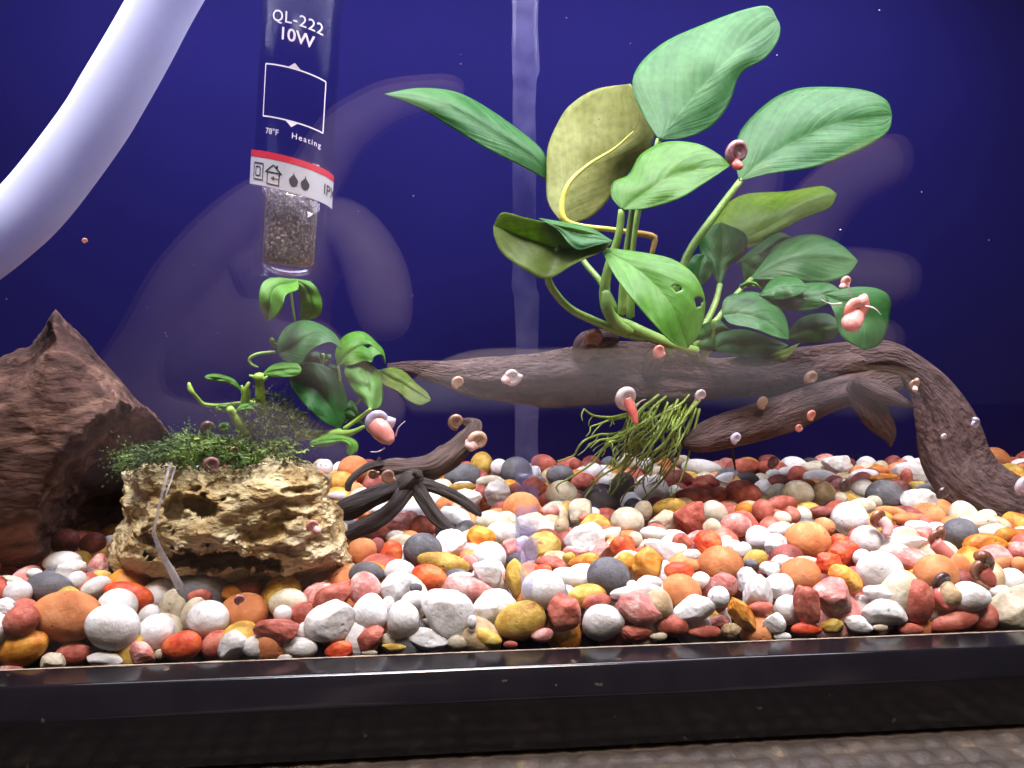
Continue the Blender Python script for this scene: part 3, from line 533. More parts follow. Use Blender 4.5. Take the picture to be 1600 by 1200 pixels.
wl = [(-60,590),(0,566),(48,546),(66,520),(86,487),(130,528),(165,568),(200,612),(235,648),(266,680),(240,740),(205,800),(180,845),(120,862),(80,895),(20,905),(-60,915),(-140,820),(-130,660)]
o = lump('wood_block', wl, 5.4, 5.5, WOODR, sub=7, expo=0.62, disp=wooddisp, carve=[(225,825,165,200,4.2,14),(60,530,30,26,0.5,30)], center=(60, 720), jag=0.12, loc=P(40, 890, 5))
tag(o, 'large red-brown fibrous wood block with a pointed top and arched hollow', 'driftwood')

# ------------------------------------------------------------------ driftwood arch
def grain(seed, amp=0.12, lo=1.0, fz=1.0):
    def f(t, an, L):
        L = L*fz
        a = noise.noise(Vector((math.cos(an)*1.3*lo+seed, math.sin(an)*1.3*lo, L*28)))
        b = noise.noise(Vector((math.cos(an)*3.2, math.sin(an)*3.2+seed, L*45)))
        c = math.sin(an*5+3*noise.noise(Vector((L*30, seed, 0))))
        e = noise.noise(Vector((math.cos(an)*6, math.sin(an)*6+seed, L*14))); f_ = noise.noise(Vector((math.cos(an)*2.0+9, math.sin(an)*2.0+seed, L*110)))
        return 1+amp*(1.2*a+0.6*b)+amp*0.18*c+amp*0.35*e+amp*0.3*max(0, f_)
    return f
dw = empty('driftwood_arch', P(1570, 800, 7.5), 'long weathered brown driftwood branch arching over the gravel under the plant', 'driftwood')
tubepx('main_branch', [(606,572,8.6,4),(650,576,8.6,12),(700,585,8.5,19),(750,592,8.5,30),(850,588,8.4,42),(950,582,8.4,43),(1040,586,8.4,38),(1110,592,8.6,30),(1180,588,9,32),(1260,576,9.3,34),(1330,566,9.3,34),(1390,572,9.0,30)], WOOD, dw, n=130, seg=56, disp=grain(1, 0.24), flat=(1, 0.7))
tubepx('arched_leg', [(1330,566,9.2,26),(1378,560,8.8,27),(1418,574,8.6,24),(1452,610,8.4,32),(1476,660,8.2,42),(1490,712,8.0,46),(1516,752,7.6,46),(1560,782,7.2,42),(1620,806,7.0,44),(1700,820,7.0,40)], WOOD, dw, n=130, seg=56, disp=grain(5, 0.22), flat=(1, 0.6))
tubepx('lower_limb', [(1068,692,7.6,8),(1092,688,7.6,20),(1130,676,7.7,28),(1180,662,7.9,31),(1240,640,8.2,28),(1300,618,8.5,24),(1360,604,8.8,26),(1400,590,8.8,20)], WOOD, dw, n=80, seg=40, disp=grain(9, 0.24), flat=(1, 0.7))
tubepx('split_flake', [(1330,600,8.2,10),(1350,622,8.0,20),(1374,652,8.0,21),(1390,678,8.1,12),(1392,698,8.2,2)], WOOD, dw, n=40, seg=32, disp=grain(13, 0.3), flat=(1, 0.3))
tubepx('split_flake', [(1336,598,8.0,12),(1370,612,7.9,16),(1404,626,7.9,9),(1430,636,7.9,2)], WOOD, dw, n=30, seg=28, disp=grain(17, 0.2))
tubepx('knot', [(905,560,8.0,14),(918,538,7.9,20),(940,528,7.9,14),(965,530,8,6)], WOOD, dw, n=24, seg=24, disp=grain(21, 0.2))
tubepx('knot', [(1010,580,7.9,10),(1024,556,7.6,14),(1034,545,7.5,6)], WOOD, dw, n=16, seg=20, disp=grain(22, 0.2))
tubepx('rootlet', [(1140,690,7.8,3),(1146,715,7.9,2.4),(1149,735,8.0,1.2)], WOODD, dw, n=10, seg=6)
# ------------------------------------------------------------------ dark branching root
c2 = lambda x, y, Y, r: (500+x/4, 640+y/4, Y, r/4)
rt = empty('branching_root', P(620, 840, 5.2), 'dark spidery root with splayed legs standing behind the ochre rock', 'driftwood')
def root_part(name, pts, seed, n=60, mat=None): return tubepx(name, [c2(*p) for p in pts], mat or WOODD, rt, n=n, seg=28, disp=grain(seed, 0.34, 1.0, 3.0))
WOODM = noise_mat('mid_root_wood', [(0.3, (0.03, 0.019, 0.017)), (0.55, (0.075, 0.048, 0.040)), (0.8, (0.14, 0.095, 0.078))], 6.0, 0.75, det=7, bstr=0.7, bdist=0.001, bscale=9, coord='UV', stretch=(4.5, 0.8, 1), rnd=False, dist=0.5, spec=0.25)
root_part('branch', [(330,365,6.6,22),(430,365,6.5,48),(560,375,6.4,66),(680,365,6.4,78),(790,300,6.5,76),(880,225,6.6,66),(945,160,6.7,56),(965,105,6.9,46),(925,85,7.1,34),(880,70,7.2,12)], 31, mat=WOODM)
root_part('hub', [(470,520,5.9,30),(540,470,5.6,66),(580,430,5.6,62),(615,395,5.8,34)], 32)
root_part('leg', [(540,450,5.7,50),(420,510,5.6,52),(280,570,5.4,56),(160,615,5.2,58),(90,640,5.2,40)], 33)
root_part('leg', [(545,500,5.5,50),(470,600,5.2,52),(360,690,5.0,56),(240,745,4.8,56),(140,790,4.6,50)], 34)
root_part('leg', [(600,480,5.6,48),(660,570,5.3,46),(720,660,5.0,40),(800,735,4.7,26),(885,785,4.5,8)], 35)
root_part('leg', [(610,460,5.8,44),(700,480,5.8,36),(800,520,5.7,32),(900,575,5.6,28),(975,635,5.5,22),(1005,665,5.5,8)], 36)
root_part('loop', [(175,505,5.6,16),(185,455,5.7,20),(240,395,5.9,20),(310,355,6.2,22),(400,340,6.5,24)], 37)
root_part('stub', [(590,430,5.5,26),(612,398,5.3,24),(628,420,5.2,14)], 38, 20)
root_part('stub', [(365,330,6.4,18),(372,300,6.4,8)], 39, 12)

# ------------------------------------------------------------------ leaves
def leaf(name, Lp, Mp, Rp, Yb, Yt, mat, parent, bow=0.0, dl=0.0, dr=0.0, nt_=30, ns=8, holes=(), fold=0.0, thick=0.02, wav=0.075, seed=0, conv=None):
    """edges and midrib from base to tip as seen; Yb, Yt depth of base and tip, bow/dl/dr the depth bulge of midrib and edges (cm)"""
    if conv: Lp, Mp, Rp = [[conv(*p) for p in q] for q in (Lp, Mp, Rp)]
    if not Mp: 
        l_, r_ = catmull(Lp, 8), catmull(Rp, 8); Mp = [tuple((a+b)/2) for a, b in zip(l_, r_)]
    l, m, r = catmull(Lp, nt_), catmull(Mp, nt_), catmull(Rp, nt_)
    V, F, UV, PX = [], [], [], []
    n2 = 2*ns
    for i in range(nt_+1):
        t = i/nt_; s_ = math.sin(math.pi*t); ym = Yb+(Yt-Yb)*t+bow*s_
        for k in range(n2+1):
            v = k/n2
            if v <= 0.5: a = v*2; q = l[i]*(1-a)+m[i]*a; y = ym+dl*s_*(1-a)**1.4
            else: a = (v-0.5)*2; q = m[i]*(1-a)+r[i]*a; y = ym+dr*s_*a**1.4
            e = abs(v-0.5)*2
            y += -fold*s_*(1-e)**2*0 + wav*s_*noise.noise(Vector((t*4+seed, v*2.5, seed*1.7)))*1.6 + wav*0.5*e*math.sin(t*17+seed+(3 if v > .5 else 0))*s_
            y -= 0.05*(1-abs(a*2-1 if False else 2*min(e, 1-e)))*0
            y -= 0.07*math.sin(math.pi*min(e*1.15, 1))*s_
            V.append(P(q[0], q[1], y)); UV.append((v, t)); PX.append((q[0], q[1]))
    for i in range(nt_):
        for k in range(n2):
            f = (i*(n2+1)+k, i*(n2+1)+k+1, (i+1)*(n2+1)+k+1, (i+1)*(n2+1)+k)
            cx = sum(PX[j][0] for j in f)/4; cy = sum(PX[j][1] for j in f)/4
            if any(((cx-h[0])/h[2])**2+((cy-h[1])/h[3])**2 < 1 for h in holes): continue
            F.append(f)
    o = mesh(name, V, F, mat, parent, uv=UV)
    b = bmesh.new(); b.from_mesh(o.data); bmesh.ops.remove_doubles(b, verts=b.verts, dist=1e-6); b.to_mesh(o.data); b.free()
    md = o.modifiers.new('thickness', 'SOLIDIFY'); md.thickness = thick*CM; md.offset = 0
    return o
bp = empty('broad_leaved_plant', P(1010, 545, 7.6), 'large plant with broad oval green leaves and hanging roots on the driftwood', 'plant')
sd = [0]
def BL(L, M_, R, Yb, Yt, mat, label=None, **k):
    sd[0] += 1
    o = leaf('leaf', L, M_, R, Yb, Yt, mat, bp, seed=sd[0]*1.37, **k)
    if label: o['label'] = label
    return o
BL([(1030,219),(1005,180),(988,135),(1000,100),(1040,65),(1100,38),(1160,16),(1200,10),(1214,30)], [(1030,219),(1060,180),(1105,128),(1150,82),(1214,30)], [(1030,219),(1075,215),(1115,195),(1140,160),(1152,125),(1166,108),(1195,92),(1215,65),(1219,42),(1214,30)], 7.6, 9.6, LG, 'tallest broad leaf, pale teal green', nt_=44, ns=12, dl=0.7, dr=0.1)
BL([(1155,283),(1147,240),(1160,200),(1200,160),(1240,140),(1290,136),(1350,141),(1385,157),(1394,180)], [(1155,283),(1200,246),(1260,212),(1320,190),(1394,180)], [(1155,283),(1200,272),(1270,262),(1320,245),(1360,226),(1388,205),(1394,180)], 8.2, 9.4, LG, 'broad leaf reaching out to the right', nt_=44, ns=12, dl=1.0, dr=-0.4)
BL([(876,346),(856,315),(854,270),(856,230),(870,195),(890,165),(930,140),(985,131)], [(876,346),(884,300),(925,256),(972,225),(1000,185),(985,131)], [(876,346),(900,348),(930,335),(960,300),(985,265),(1015,232),(1024,200),(1010,165),(985,131)], 8.8, 10.6, LY, 'yellowed old leaf seen from beneath', nt_=40, ns=10, dl=0.3, dr=0.5, bow=0.5)
BL([(972,328),(955,308),(958,285),(980,275),(990,260),(1003,240),(1040,222),(1090,225),(1125,243),(1141,259)], [(972,328),(1010,300),(1060,272),(1141,259)], [(972,328),(1010,326),(1060,311),(1100,287),(1141,259)], 6.4, 6.8, LB, 'bright green leaf with a notched base', nt_=36, ns=10, dl=0.9, dr=-0.5)
BL([(858,272),(848,236),(800,195),(740,156),(700,141),(650,138),(600,147)], [], [(858,284),(820,262),(760,232),(700,196),(650,166),(600,147)], 10.2, 8.6, LG, 'long narrow leaf pointing far left', nt_=36, dl=0.8, dr=-0.2)
f1 = BL([(771,352),(785,332),(820,340),(860,349),(920,362),(958,376)], [(771,352),(820,372),(870,388),(915,386),(958,376)], [(771,352),(772,368),(785,396),(820,421),(855,436),(900,411),(942,392),(958,376)], 6.6, 6.2, LO, 'olive leaf seen from beneath, edge curled over', nt_=36, dl=-0.4, dr=-0.6)
leaf('curled_edge', [(842,341),(880,347),(920,355),(958,377)], [], [(842,341),(872,360),(890,382),(905,391),(930,384),(958,377)], 6.1, 6.0, LG, f1, dl=0.5, dr=-0.3)
BL([(937,386),(960,430),(990,470),(1020,505),(1050,535),(1075,544)], [(937,386),(1000,425),(1042,468),(1062,510),(1075,544)], [(937,386),(1000,394),(1050,405),(1085,430),(1101,465),(1099,500),(1090,525),(1075,544)], 6.4, 4.6, LB, 'bright green front leaf pierced by two holes', nt_=60, ns=16, dl=-0.3, dr=0.3, bow=-0.5, holes=[(1057,451,6.5,5),(1091,472,6.5,8)])
BL([(1098,378),(1120,335),(1160,305),(1230,299),(1285,291),(1308,303)], [(1098,378),(1170,368),(1215,345),(1260,318),(1308,303)], [(1098,378),(1165,388),(1205,370),(1250,344),(1295,326),(1308,303)], 11.0, 11.6, LL, 'yellow-green leaf behind the darker round one', dl=1.6, dr=-0.2)
BL([(1125,447),(1105,412),(1092,386),(1100,360),(1127,347)], [], [(1125,447),(1140,415),(1164,396),(1164,365),(1127,347)], 9.4, 10.2, LD, dl=0.2, dr=0.2)
BL([(1172,436),(1205,395),(1235,372),(1275,367),(1312,381),(1341,408)], [(1172,436),(1230,410),(1290,405),(1341,408)], [(1172,436),(1230,438),(1290,441),(1325,429),(1341,408)], 9.0, 8.8, LG, dl=0.8, dr=-0.3)
BL([(1148,412),(1180,386),(1215,364),(1236,370)], [], [(1148,412),(1190,416),(1220,395),(1236,370)], 10.2, 10.4, LD, dl=0.5)
BL([(1158,408),(1180,395),(1210,400),(1215,425)], [], [(1158,408),(1165,440),(1190,450),(1215,425)], 9.7, 9.8, LD)
BL([(1128,492),(1130,470),(1147,459),(1182,457),(1212,475),(1229,500),(1233,531)], [(1128,492),(1160,492),(1200,505),(1233,531)], [(1128,492),(1142,506),(1176,513),(1210,526),(1233,531)], 6.8, 6.4, LG, 'cupped leaf low over the driftwood', nt_=30, ns=10, dl=0.9, dr=-0.5)
BL([(1288,460),(1303,488),(1316,526),(1350,547)], [(1288,460),(1325,478),(1348,505),(1350,547)], [(1288,460),(1330,449),(1370,451),(1391,468),(1386,515),(1372,540),(1350,547)], 6.6, 6.0, LD, 'drooping dark leaf under the pink snail', dl=-0.2, dr=0.3)
BL([(1196,470),(1235,447),(1290,442),(1316,455)], [], [(1196,470),(1230,484),(1280,482),(1316,455)], 7.8, 7.2, LD, dl=0.6, dr=-0.2)
BL([(1186,462),(1208,436),(1244,434),(1264,450)], [], [(1186,462),(1215,468),(1245,462),(1264,450)], 7.4, 7.2, LD, dl=0.7, dr=-0.2)
BL([(1118,548),(1122,522),(1160,515),(1205,528),(1232,540)], [], [(1118,548),(1150,556),(1195,556),(1232,540)], 7.4, 7.0, LD, dl=0.5, dr=-0.3)
BL([(1135,565),(1170,552),(1215,548),(1250,536)], [], [(1135,565),(1180,572),(1225,562),(1250,536)], 7.2, 7.4, LO, dl=0.3, dr=-0.2)
BL([(1225,528),(1250,498),(1290,490),(1318,508)], [], [(1225,528),(1260,536),(1300,530),(1318,508)], 7.9, 7.5, LD, dl=0.5)
BL([(1092,450),(1074,422),(1084,400),(1102,396)], [], [(1092,450),(1110,432),(1114,410),(1102,396)], 8.9, 9.2, LD)
BL([(1155,446),(1166,440),(1180,441),(1190,452)], [], [(1155,446),(1160,452),(1176,447),(1190,452)], 6.9, 6.8, LB)
BL([(1070,545),(1085,515),(1120,500),(1140,515)], [], [(1070,545),(1100,550),(1130,540),(1140,515)], 8.0, 7.6, LD)
def BS(pts, mat=STEM, name='stem', **k): return tubepx(name, pts, mat, bp, seg=10, **k)
BS([(972,328,6.5,6),(966,370,6.6,6),(950,420,6.8,7),(945,465,7,9),(958,500,7.2,9),(985,520,7.4,8)])
BS([(988,325,6.9,4.5),(982,370,7,5),(974,440,7.2,6),(972,490,7.4,7)])
BS([(1030,217,7.7,5),(1018,260,7.9,5),(995,340,8.0,5),(985,420,7.9,6),(985,495,7.8,7)])
BS([(1158,281,8.3,5),(1120,332,8.2,6),(1078,392,8.0,6.5),(1055,450,7.9,7),(1030,510,7.8,7)])
BS([(874,384,6.35,4),(860,410,6.5,5.5),(858,442,6.8,6),(888,480,7.1,6),(930,502,7.3,6.5),(975,520,7.5,7),(1010,528,7.6,7)])
BS([(856,278,10.2,3.5),(880,340,9.6,4),(908,402,8.9,4.5),(940,442,8.2,5),(965,490,7.9,6)])
BS([(1125,445,9.4,4.5),(1117,475,8.9,5),(1098,510,8.3,5),(1062,535,7.9,5)])
BS([(1104,378,11,4),(1090,430,10,4),(1060,500,8.6,5)])
BS([(1174,436,9.0,4),(1150,460,8.6,4),(1120,500,8.2,5),(1085,540,7.9,5)])
BS([(1116,500,7.6,4),(1112,540,7.9,4),(1094,562,8.2,5),(1080,580,8.7,4)])
BS([(1030,535,7.6,3.5),(1045,548,7.8,4),(1056,566,8.3,3)])
BS([(1018,398,8.8,3.5),(1023,374,8.8,5),(1016,368,8.8,5),(985,363,8.8,5)], STEMB)
BS([(988,363,8.8,4),(950,358,8.6,4),(905,353,8.5,4.5),(882,343,8.5,5),(878,318,8.6,4.2),(890,285,8.7,3.4),(920,257,9.0,2.6),(960,232,9.6,1.8),(990,205,10.1,1)], STEMY, n=40)
BS([(944,476,7.4,7),(960,498,7.4,10),(985,510,7.5,10),(1020,526,7.6,10),(1050,538,7.7,8),(1090,548,7.8,6)], STEM, 'rhizome', n=30, disp=grain(41, 0.2))
BS([(946,455,6.9,7),(948,480,6.8,9),(955,500,6.9,7)], STEM, 'sheath')
def RTS(pts, r=3.2, Y=7.0):
    n_ = len(pts); q = [(x+4*math.sin(y*0.16+x), y, Y+1.6*max(0, 1-1.8*i/(n_-1))+0.25*math.sin(x*0.13)+(y-700)*0.012, r*(1-0.6*i/(n_-1))) for i, (x, y) in enumerate(reversed(pts))]
    ro = tubepx('root', q, ROOT, bp, n=max(8, 4*(n_-1)), seg=7)
    for m_ in range(3):
        (xa, ya, Ya, ra) = q[min(1+m_, n_-1)]; sx = rng.uniform(-22, 8); sy = rng.uniform(8, 22)
        tubepx('rootlet', [(xa, ya, Ya, 1.1), (xa+sx*0.5+rng.uniform(-3, 3), ya+sy*0.5, Ya-0.05, 0.9), (xa+sx, ya+sy, Ya-0.1, 0.5)], ROOT, ro, n=6, seg=5)
for q in [[(910,639),(931,649),(954,652),(982,647)],[(920,667),(939,660),(954,656),(985,650)],[(871,721),(894,712),(905,701),(914,688),(935,679),(950,679),(972,675),(1000,655)],[(873,769),(871,759),(888,746),(922,724),(944,699),(965,684),(984,671),(1010,645)],[(918,789),(916,778),(924,763),(941,746),(965,727),(980,711),(995,688),(1016,652),(1025,630)],[(926,789),(944,782),(961,759),(972,742),(980,716),(995,701),(1012,660)],[(971,791),(980,769),(999,750),(1016,727),(1019,690),(1025,650)],[(946,812),(961,799),(987,793),(1010,774),(1029,756),(1040,739),(1057,712),(1065,670),(1060,640)],[(1032,727),(1038,720),(1046,709),(1050,680),(1045,640)],[(967,707),(978,694),(991,690),(1015,665)],[(1008,774),(1008,754),(1019,727),(1032,712),(1035,660)],[(924,694),(935,687),(954,684),(990,665)],[(955,715),(962,700),(985,690)],[(1003,716),(1010,700),(1018,680),(1015,650)],[(940,700),(955,690),(968,688),(990,672)]]:
    RTS(q, 2.7)
for i in range(46):
    x0 = rng.uniform(985, 1105); y0 = rng.uniform(616, 640); dx = rng.uniform(-80, 14) - (x0-1000)*0.3; ln = rng.uniform(45, 125)
    pts = [(x0, y0), (x0+dx*0.3+rng.uniform(-6, 6), y0+ln*0.35), (x0+dx*0.6+rng.uniform(-8, 8), y0+ln*0.7), (x0+dx+rng.uniform(-8, 8), y0+ln)]
    RTS(list(reversed(pts)), rng.uniform(1.5, 2.5), rng.uniform(6.9, 8.0))

# ------------------------------------------------------------------ small plant on the rock
sp_ = empty('small_plant', P(390, 690, 3.4), 'small bright green plant with curled leaves growing on the ochre rock', 'plant')
c8 = lambda x, y: (160+x/2.963, 410+y/2.963)
def SL(L, M_, R, Yb, Yt, mat, **k):
    sd[0] += 1; return leaf('leaf', L, M_, R, Yb, Yt, mat, sp_, seed=sd[0]*1.37, conv=c8, **k)
SL([(905,82),(800,70),(742,95),(725,170),(740,240),(770,271)], [], [(905,82),(905,125),(850,150),(832,210),(805,250),(770,271)], 3.6, 2.6, LB, dl=-0.1, dr=-0.7, bow=-0.5)
SL([(870,74),(905,125),(918,195),(916,262),(935,270)], [], [(870,74),(960,90),(1003,140),(1016,200),(1000,250),(935,270)], 3.7, 4.2, LB, dr=0.2)
SL([(812,425),(813,360),(860,293),(940,268),(1030,298),(1090,350),(1105,402)], [(812,425),(880,390),(960,340),(1030,335),(1105,402)], [(812,425),(860,468),(917,473),(950,425),(1000,385),(1060,370),(1105,402)], 3.2, 2.7, LG, dl=0.9, dr=-0.4, nt_=36, ns=10)
SL([(1090,482),(1078,420),(1110,350),(1170,321),(1222,330),(1272,375),(1302,412),(1310,472)], [(1090,482),(1140,420),(1210,385),(1270,400),(1310,472)], [(1090,482),(1150,477),(1215,458),(1245,466),(1258,436),(1296,428),(1310,472)], 3.4, 3.2, LB, dl=0.7, dr=-0.3, nt_=40, ns=12, holes=[c8(1230, 388)+(5, 2.4)])
SL([(1240,682),(1170,600),(1124,530),(1130,480),(1190,456)], [(1240,682),(1235,600),(1222,530),(1190,456)], [(1240,682),(1286,666),(1297,600),(1286,520),(1245,475),(1190,456)], 2.5, 3.3, LB, nt_=36, ns=10, dl=0.2, dr=0.4)
SL([(1280,500),(1340,487),(1400,508),(1450,558),(1502,602),(1521,640)], [(1280,500),(1340,540),(1420,580),(1521,640)], [(1280,500),(1300,562),(1360,592),(1420,642),(1472,661),(1521,640)], 3.6, 3.0, LO, dl=0.5, dr=-0.4)
SL([(1100,775),(1020,735),(950,672),(880,592),(868,540)], [(1100,775),(1060,680),(980,580),(868,540)], [(1100,775),(1134,690),(1127,600),(1080,508),(980,464),(920,478),(868,540)], 3.0, 3.2, LD, nt_=36, ns=10, dl=-0.4, dr=0.3)
SL([(740,520),(780,480),(840,463),(905,470),(922,498)], [], [(740,520),(800,531),(870,529),(910,518),(922,498)], 2.6, 2.4, LB, dl=0.5, dr=-0.2)
SL([(648,600),(612,545),(540,519),(490,520),(472,532)], [], [(648,600),(590,564),(530,553),(490,546),(472,532)], 2.7, 2.6, LB, dl=0.3)
SL([(960,830),(1040,800),(1120,804),(1176,830),(1181,870),(1152,893)], [], [(960,852),(1040,852),(1100,832),(1130,850),(1132,885),(1152,893)], 2.6, 2.2, LB, dl=0.2)
SL([(1110,700),(1150,638),(1192,690),(1212,748)], [], [(1110,700),(1140,730),(1180,745),(1212,748)], 3.2, 3.0, LD)
SL([(900,470),(940,430),(1000,415),(1010,470)], [], [(900,470),(930,500),(980,500),(1010,470)], 3.8, 3.9, LD)
SL([(1010,455),(1040,425),(1060,430),(1050,455)], [], [(1010,455),(1025,470),(1045,470),(1050,455)], 3.9, 3.9, LG)
SL([(1030,500),(1050,475),(1085,480),(1095,510)], [], [(1030,500),(1050,520),(1080,530),(1095,510)], 3.7, 3.7, LG)
SL([(800,370),(790,350),(775,352),(780,375),(805,400)], [], [(800,370),(812,380),(815,390),(810,395),(805,400)], 3.6, 3.6, LO)
SL([(615,695),(640,660),(680,655),(708,690)], [], [(615,695),(650,690),(690,682),(708,690)], 2.3, 2.2, LB, dl=0.3)
SL([(535,770),(545,745),(580,742),(592,760)], [], [(535,770),(550,788),(580,785),(592,760)], 2.2, 2.2, LB)
SL([(520,680),(545,655),(575,660),(580,680)], [], [(520,680),(535,695),(560,690),(580,680)], 2.3, 2.3, LB)
def ST(pts, mat=STEM, name='stem', **k): return tubepx(name, [(*c8(x, y), Y, r/2.963) for x, y, Y, r in pts], mat, sp_, seg=10, **k)
STL = noise_mat('stem_lime', [(0.3, (0.22, 0.40, 0.05)), (0.7, (0.38, 0.55, 0.10))], 200, 0.4, bstr=0.2, rnd=False)
ST([(400,558,2.4,7),(408,590,2.4,13),(420,605,2.4,9),(440,628,2.5,9),(470,656,2.6,9),(540,662,2.8,9),(650,652,3.0,10),(720,650,3.1,12)], STL, n=36)
ST([(660,660,2.7,22),(664,620,2.6,20),(668,580,2.5,12),(680,556,2.5,7)], STL, 'crown'); ST([(664,620,2.6,12),(650,590,2.5,8),(645,570,2.5,5)], STL)
ST([(740,700,2.9,26),(732,620,2.7,26),(728,560,2.6,20),(724,522,2.5,24)], STL, 'crown'); ST([(728,560,2.6,10),(700,530,2.5,8),(680,524,2.5,5)], STL); ST([(728,560,2.6,10),(750,540,2.5,9),(765,528,2.5,6)], STL)
ST([(660,790,2.6,30),(630,740,2.4,26),(605,700,2.3,20),(588,676,2.2,18)], STL, 'crown')
ST([(648,598,2.7,8),(660,630,2.7,9)], STL); ST([(740,520,2.6,8),(725,560,2.6,9)], STL)
ST([(1212,760,2.6,8),(1150,788,2.7,14),(1080,795,2.9,22),(1000,800,3.1,24),(900,790,3.3,28)], STEM, n=20); ST([(1100,775,3.0,14),(1060,800,3.1,16)], STEM)
ST([(1020,425,3.6,10),(1016,470,3.7,10),(1000,560,3.6,10)], STL); ST([(722,486,3.4,3),(690,472,3.4,7),(682,446,3.4,8),(720,424,3.4,8),(800,414,3.6,7)], STEM, n=20)
ST([(890,270,3.9,6),(880,200,3.8,6),(872,120,3.7,6)], STEM); ST([(935,268,4.0,6),(945,400,3.9,7),(940,560,3.8,8)], STEM)
ST([(1240,680,2.5,8),(1190,720,2.8,9),(1120,770,2.9,10)], STL); ST([(1092,480,3.4,7),(1100,560,3.4,8),(1090,700,3.3,9)], STEM); ST([(1282,500,3.6,6),(1200,620,3.5,7),(1120,740,3.3,8)], STEM)
for i in range(9): 
    x = 830+i*20; ST([(x+30, 650+i*14, 3.0, 5), (x+10, 690+i*12, 2.9, 5), (x-25, 740+i*8, 3.0, 4)], ROOT, 'root')
# moss and fuzzy algae: tufts of fine strands
def tufts(name, n, region, Yr, lr, mats, label, cat, dirs, wd=0.028, loc=None, leafy=True):
    V, F = [], []
    for i in range(n):
        x, y = region(); Y = rng.uniform(*Yr); p = P(x, y, Y)/CM
        d = Vector((rng.normal()*dirs[0]+dirs[3], rng.normal()*dirs[1]-0.15, rng.normal()*dirs[2]+dirs[4])).normalized()
        L = rng.uniform(*lr); k = 5; side = d.cross(Vector((rng.normal(), rng.normal(), rng.normal()))).normalized(); bend = Vector((rng.normal(), rng.normal(), rng.normal()-0.6))*0.25*L
        base = len(V)
        for j in range(k+1):
            t = j/k; q = p+d*(L*t)+bend*t*t; w_ = wd*(1-0.75*t)
            for a in range(3):
                an = a*2.094; up_ = side*math.cos(an)+d.cross(side)*math.sin(an); V.append((q+up_*w_)*CM)
            if j: 
                for a in range(3): F.append((base+3*(j-1)+a, base+3*(j-1)+(a+1) % 3, base+3*j+(a+1) % 3, base+3*j+a))
            if leafy and j:
                for s_ in (-1, 1):
                    e = q+side*s_*L*0.13*(1.2-t)+d*L*0.1; b0 = len(V); V += [q*CM, (q+d*L*0.05+up_*0.02)*CM, e*CM]; F.append((b0, b0+1, b0+2))
    o = mesh(name, V, F, mats, loc=loc, smooth=False)
    return tag(o, label, cat)
def reg_moss():
    t = rng.uniform(0, 1); x = 200+t*210; y = 722-42*math.sin(t*2.6)*rng.uniform(0, 1)**1.3+rng.normal()*5
    return x, min(y, 734)
tufts('moss', 900, reg_moss, (1.5, 4.0), (0.25, 0.75), MOSS, 'dark green feathery moss spread over the left top of the ochre rock', 'moss', (1.0, 0.6, 0.28, -0.45, 0.12), loc=P(300, 715, 3.2))
def reg_alg():
    a = rng.uniform(0, 6.28); r = rng.uniform(0, 1)**0.5; return 422+math.cos(a)*r*52, 662+math.sin(a)*r*46
tufts('algae_tuft', 420, reg_alg, (2.3, 4.0), (0.25, 0.6), ALGAE, 'fuzzy olive-brown algae tuft at the foot of the small plant', 'algae', (1, 1, 1, 0, 0.15), wd=0.018, loc=P(420, 700, 3.2))
tufts('moss', 120, lambda: (rng.uniform(360, 470), rng.uniform(690, 722)), (1.8, 3.4), (0.3, 0.7), MOSS, 'thin dark moss fringe hanging over the middle of the ochre rock', 'moss', (1, .5, .5, 0, -0.1), loc=P(420, 715, 2.8))

# ------------------------------------------------------------------ heater
def hpx(x, y): return P(x, y, 5.0)
HT, HB = P(457, -60, 3.9), P(430, 429, 3.9)
AX = (HB-HT).normalized(); HX = (RT - AX*RT.dot(AX)).normalized(); HY = HX.cross(AX)          # HY points to the camera side or away
if HY.y > 0: HY = -HY
kh = depth(HB)/FPX
HR = 66*kh; HT, HB = HT-HY*HR, HB-HY*HR
def hsurf(u, y, r):
    """point on the heater surface: u px sideways along the print, y photo height on the axis, at radius r"""
    c = HT+AX*((y+60)/489.0*(HB-HT).length); an = u*kh/r
    return c+HX*(math.sin(an)*r)+HY*(math.cos(an)*r)
heater = empty('aquarium_heater', HB, 'dark glass tube heater with white print and a silver band with red edge', 'heater')
def revolve(name, prof, mat, parent, seg=48, smooth=True):
    """prof: (photo height, radius px)"""
    V, F = [], []
    for (y, r) in prof:
        c = HT+AX*((y+60)/489.0*(HB-HT).length)
        for k in range(seg):
            a = 2*math.pi*k/seg; V.append(c+HX*(math.sin(a)*r*kh)+HY*(math.cos(a)*r*kh))
    for i in range(len(prof)-1):
        for k in range(seg): F.append((i*seg+k, i*seg+(k+1) % seg, (i+1)*seg+(k+1) % seg, (i+1)*seg+k))
    F.append(tuple(range(seg))); F.append(tuple((len(prof)-1)*seg+k for k in range(seg)))
    return fix(mesh(name, V, F, mat, parent, smooth=smooth))
HDARK = clear('heater_sleeve', (0.80, 0.78, 0.88), 1.3, 0.12, 0.2)
SLEEVE = clear('clear_sleeve', (0.97, 0.97, 1.0), 1.33, 0.7)
INNER = clear('heater_glass', (0.92, 0.93, 0.97), 1.5, 1.6)
SAND = noise_mat('heater_sand', [(0.36, (0.03, 0.024, 0.026)), (0.52, (0.14, 0.11, 0.105)), (0.62, (0.30, 0.24, 0.20)), (0.70, (0.8, 0.68, 0.48))], 1300, 0.45, det=2, bstr=0.8, bdist=0.0006, bscale=1200, rnd=False)
INK = plain('white_print', (0.80, 0.74, 0.82), 0.5)
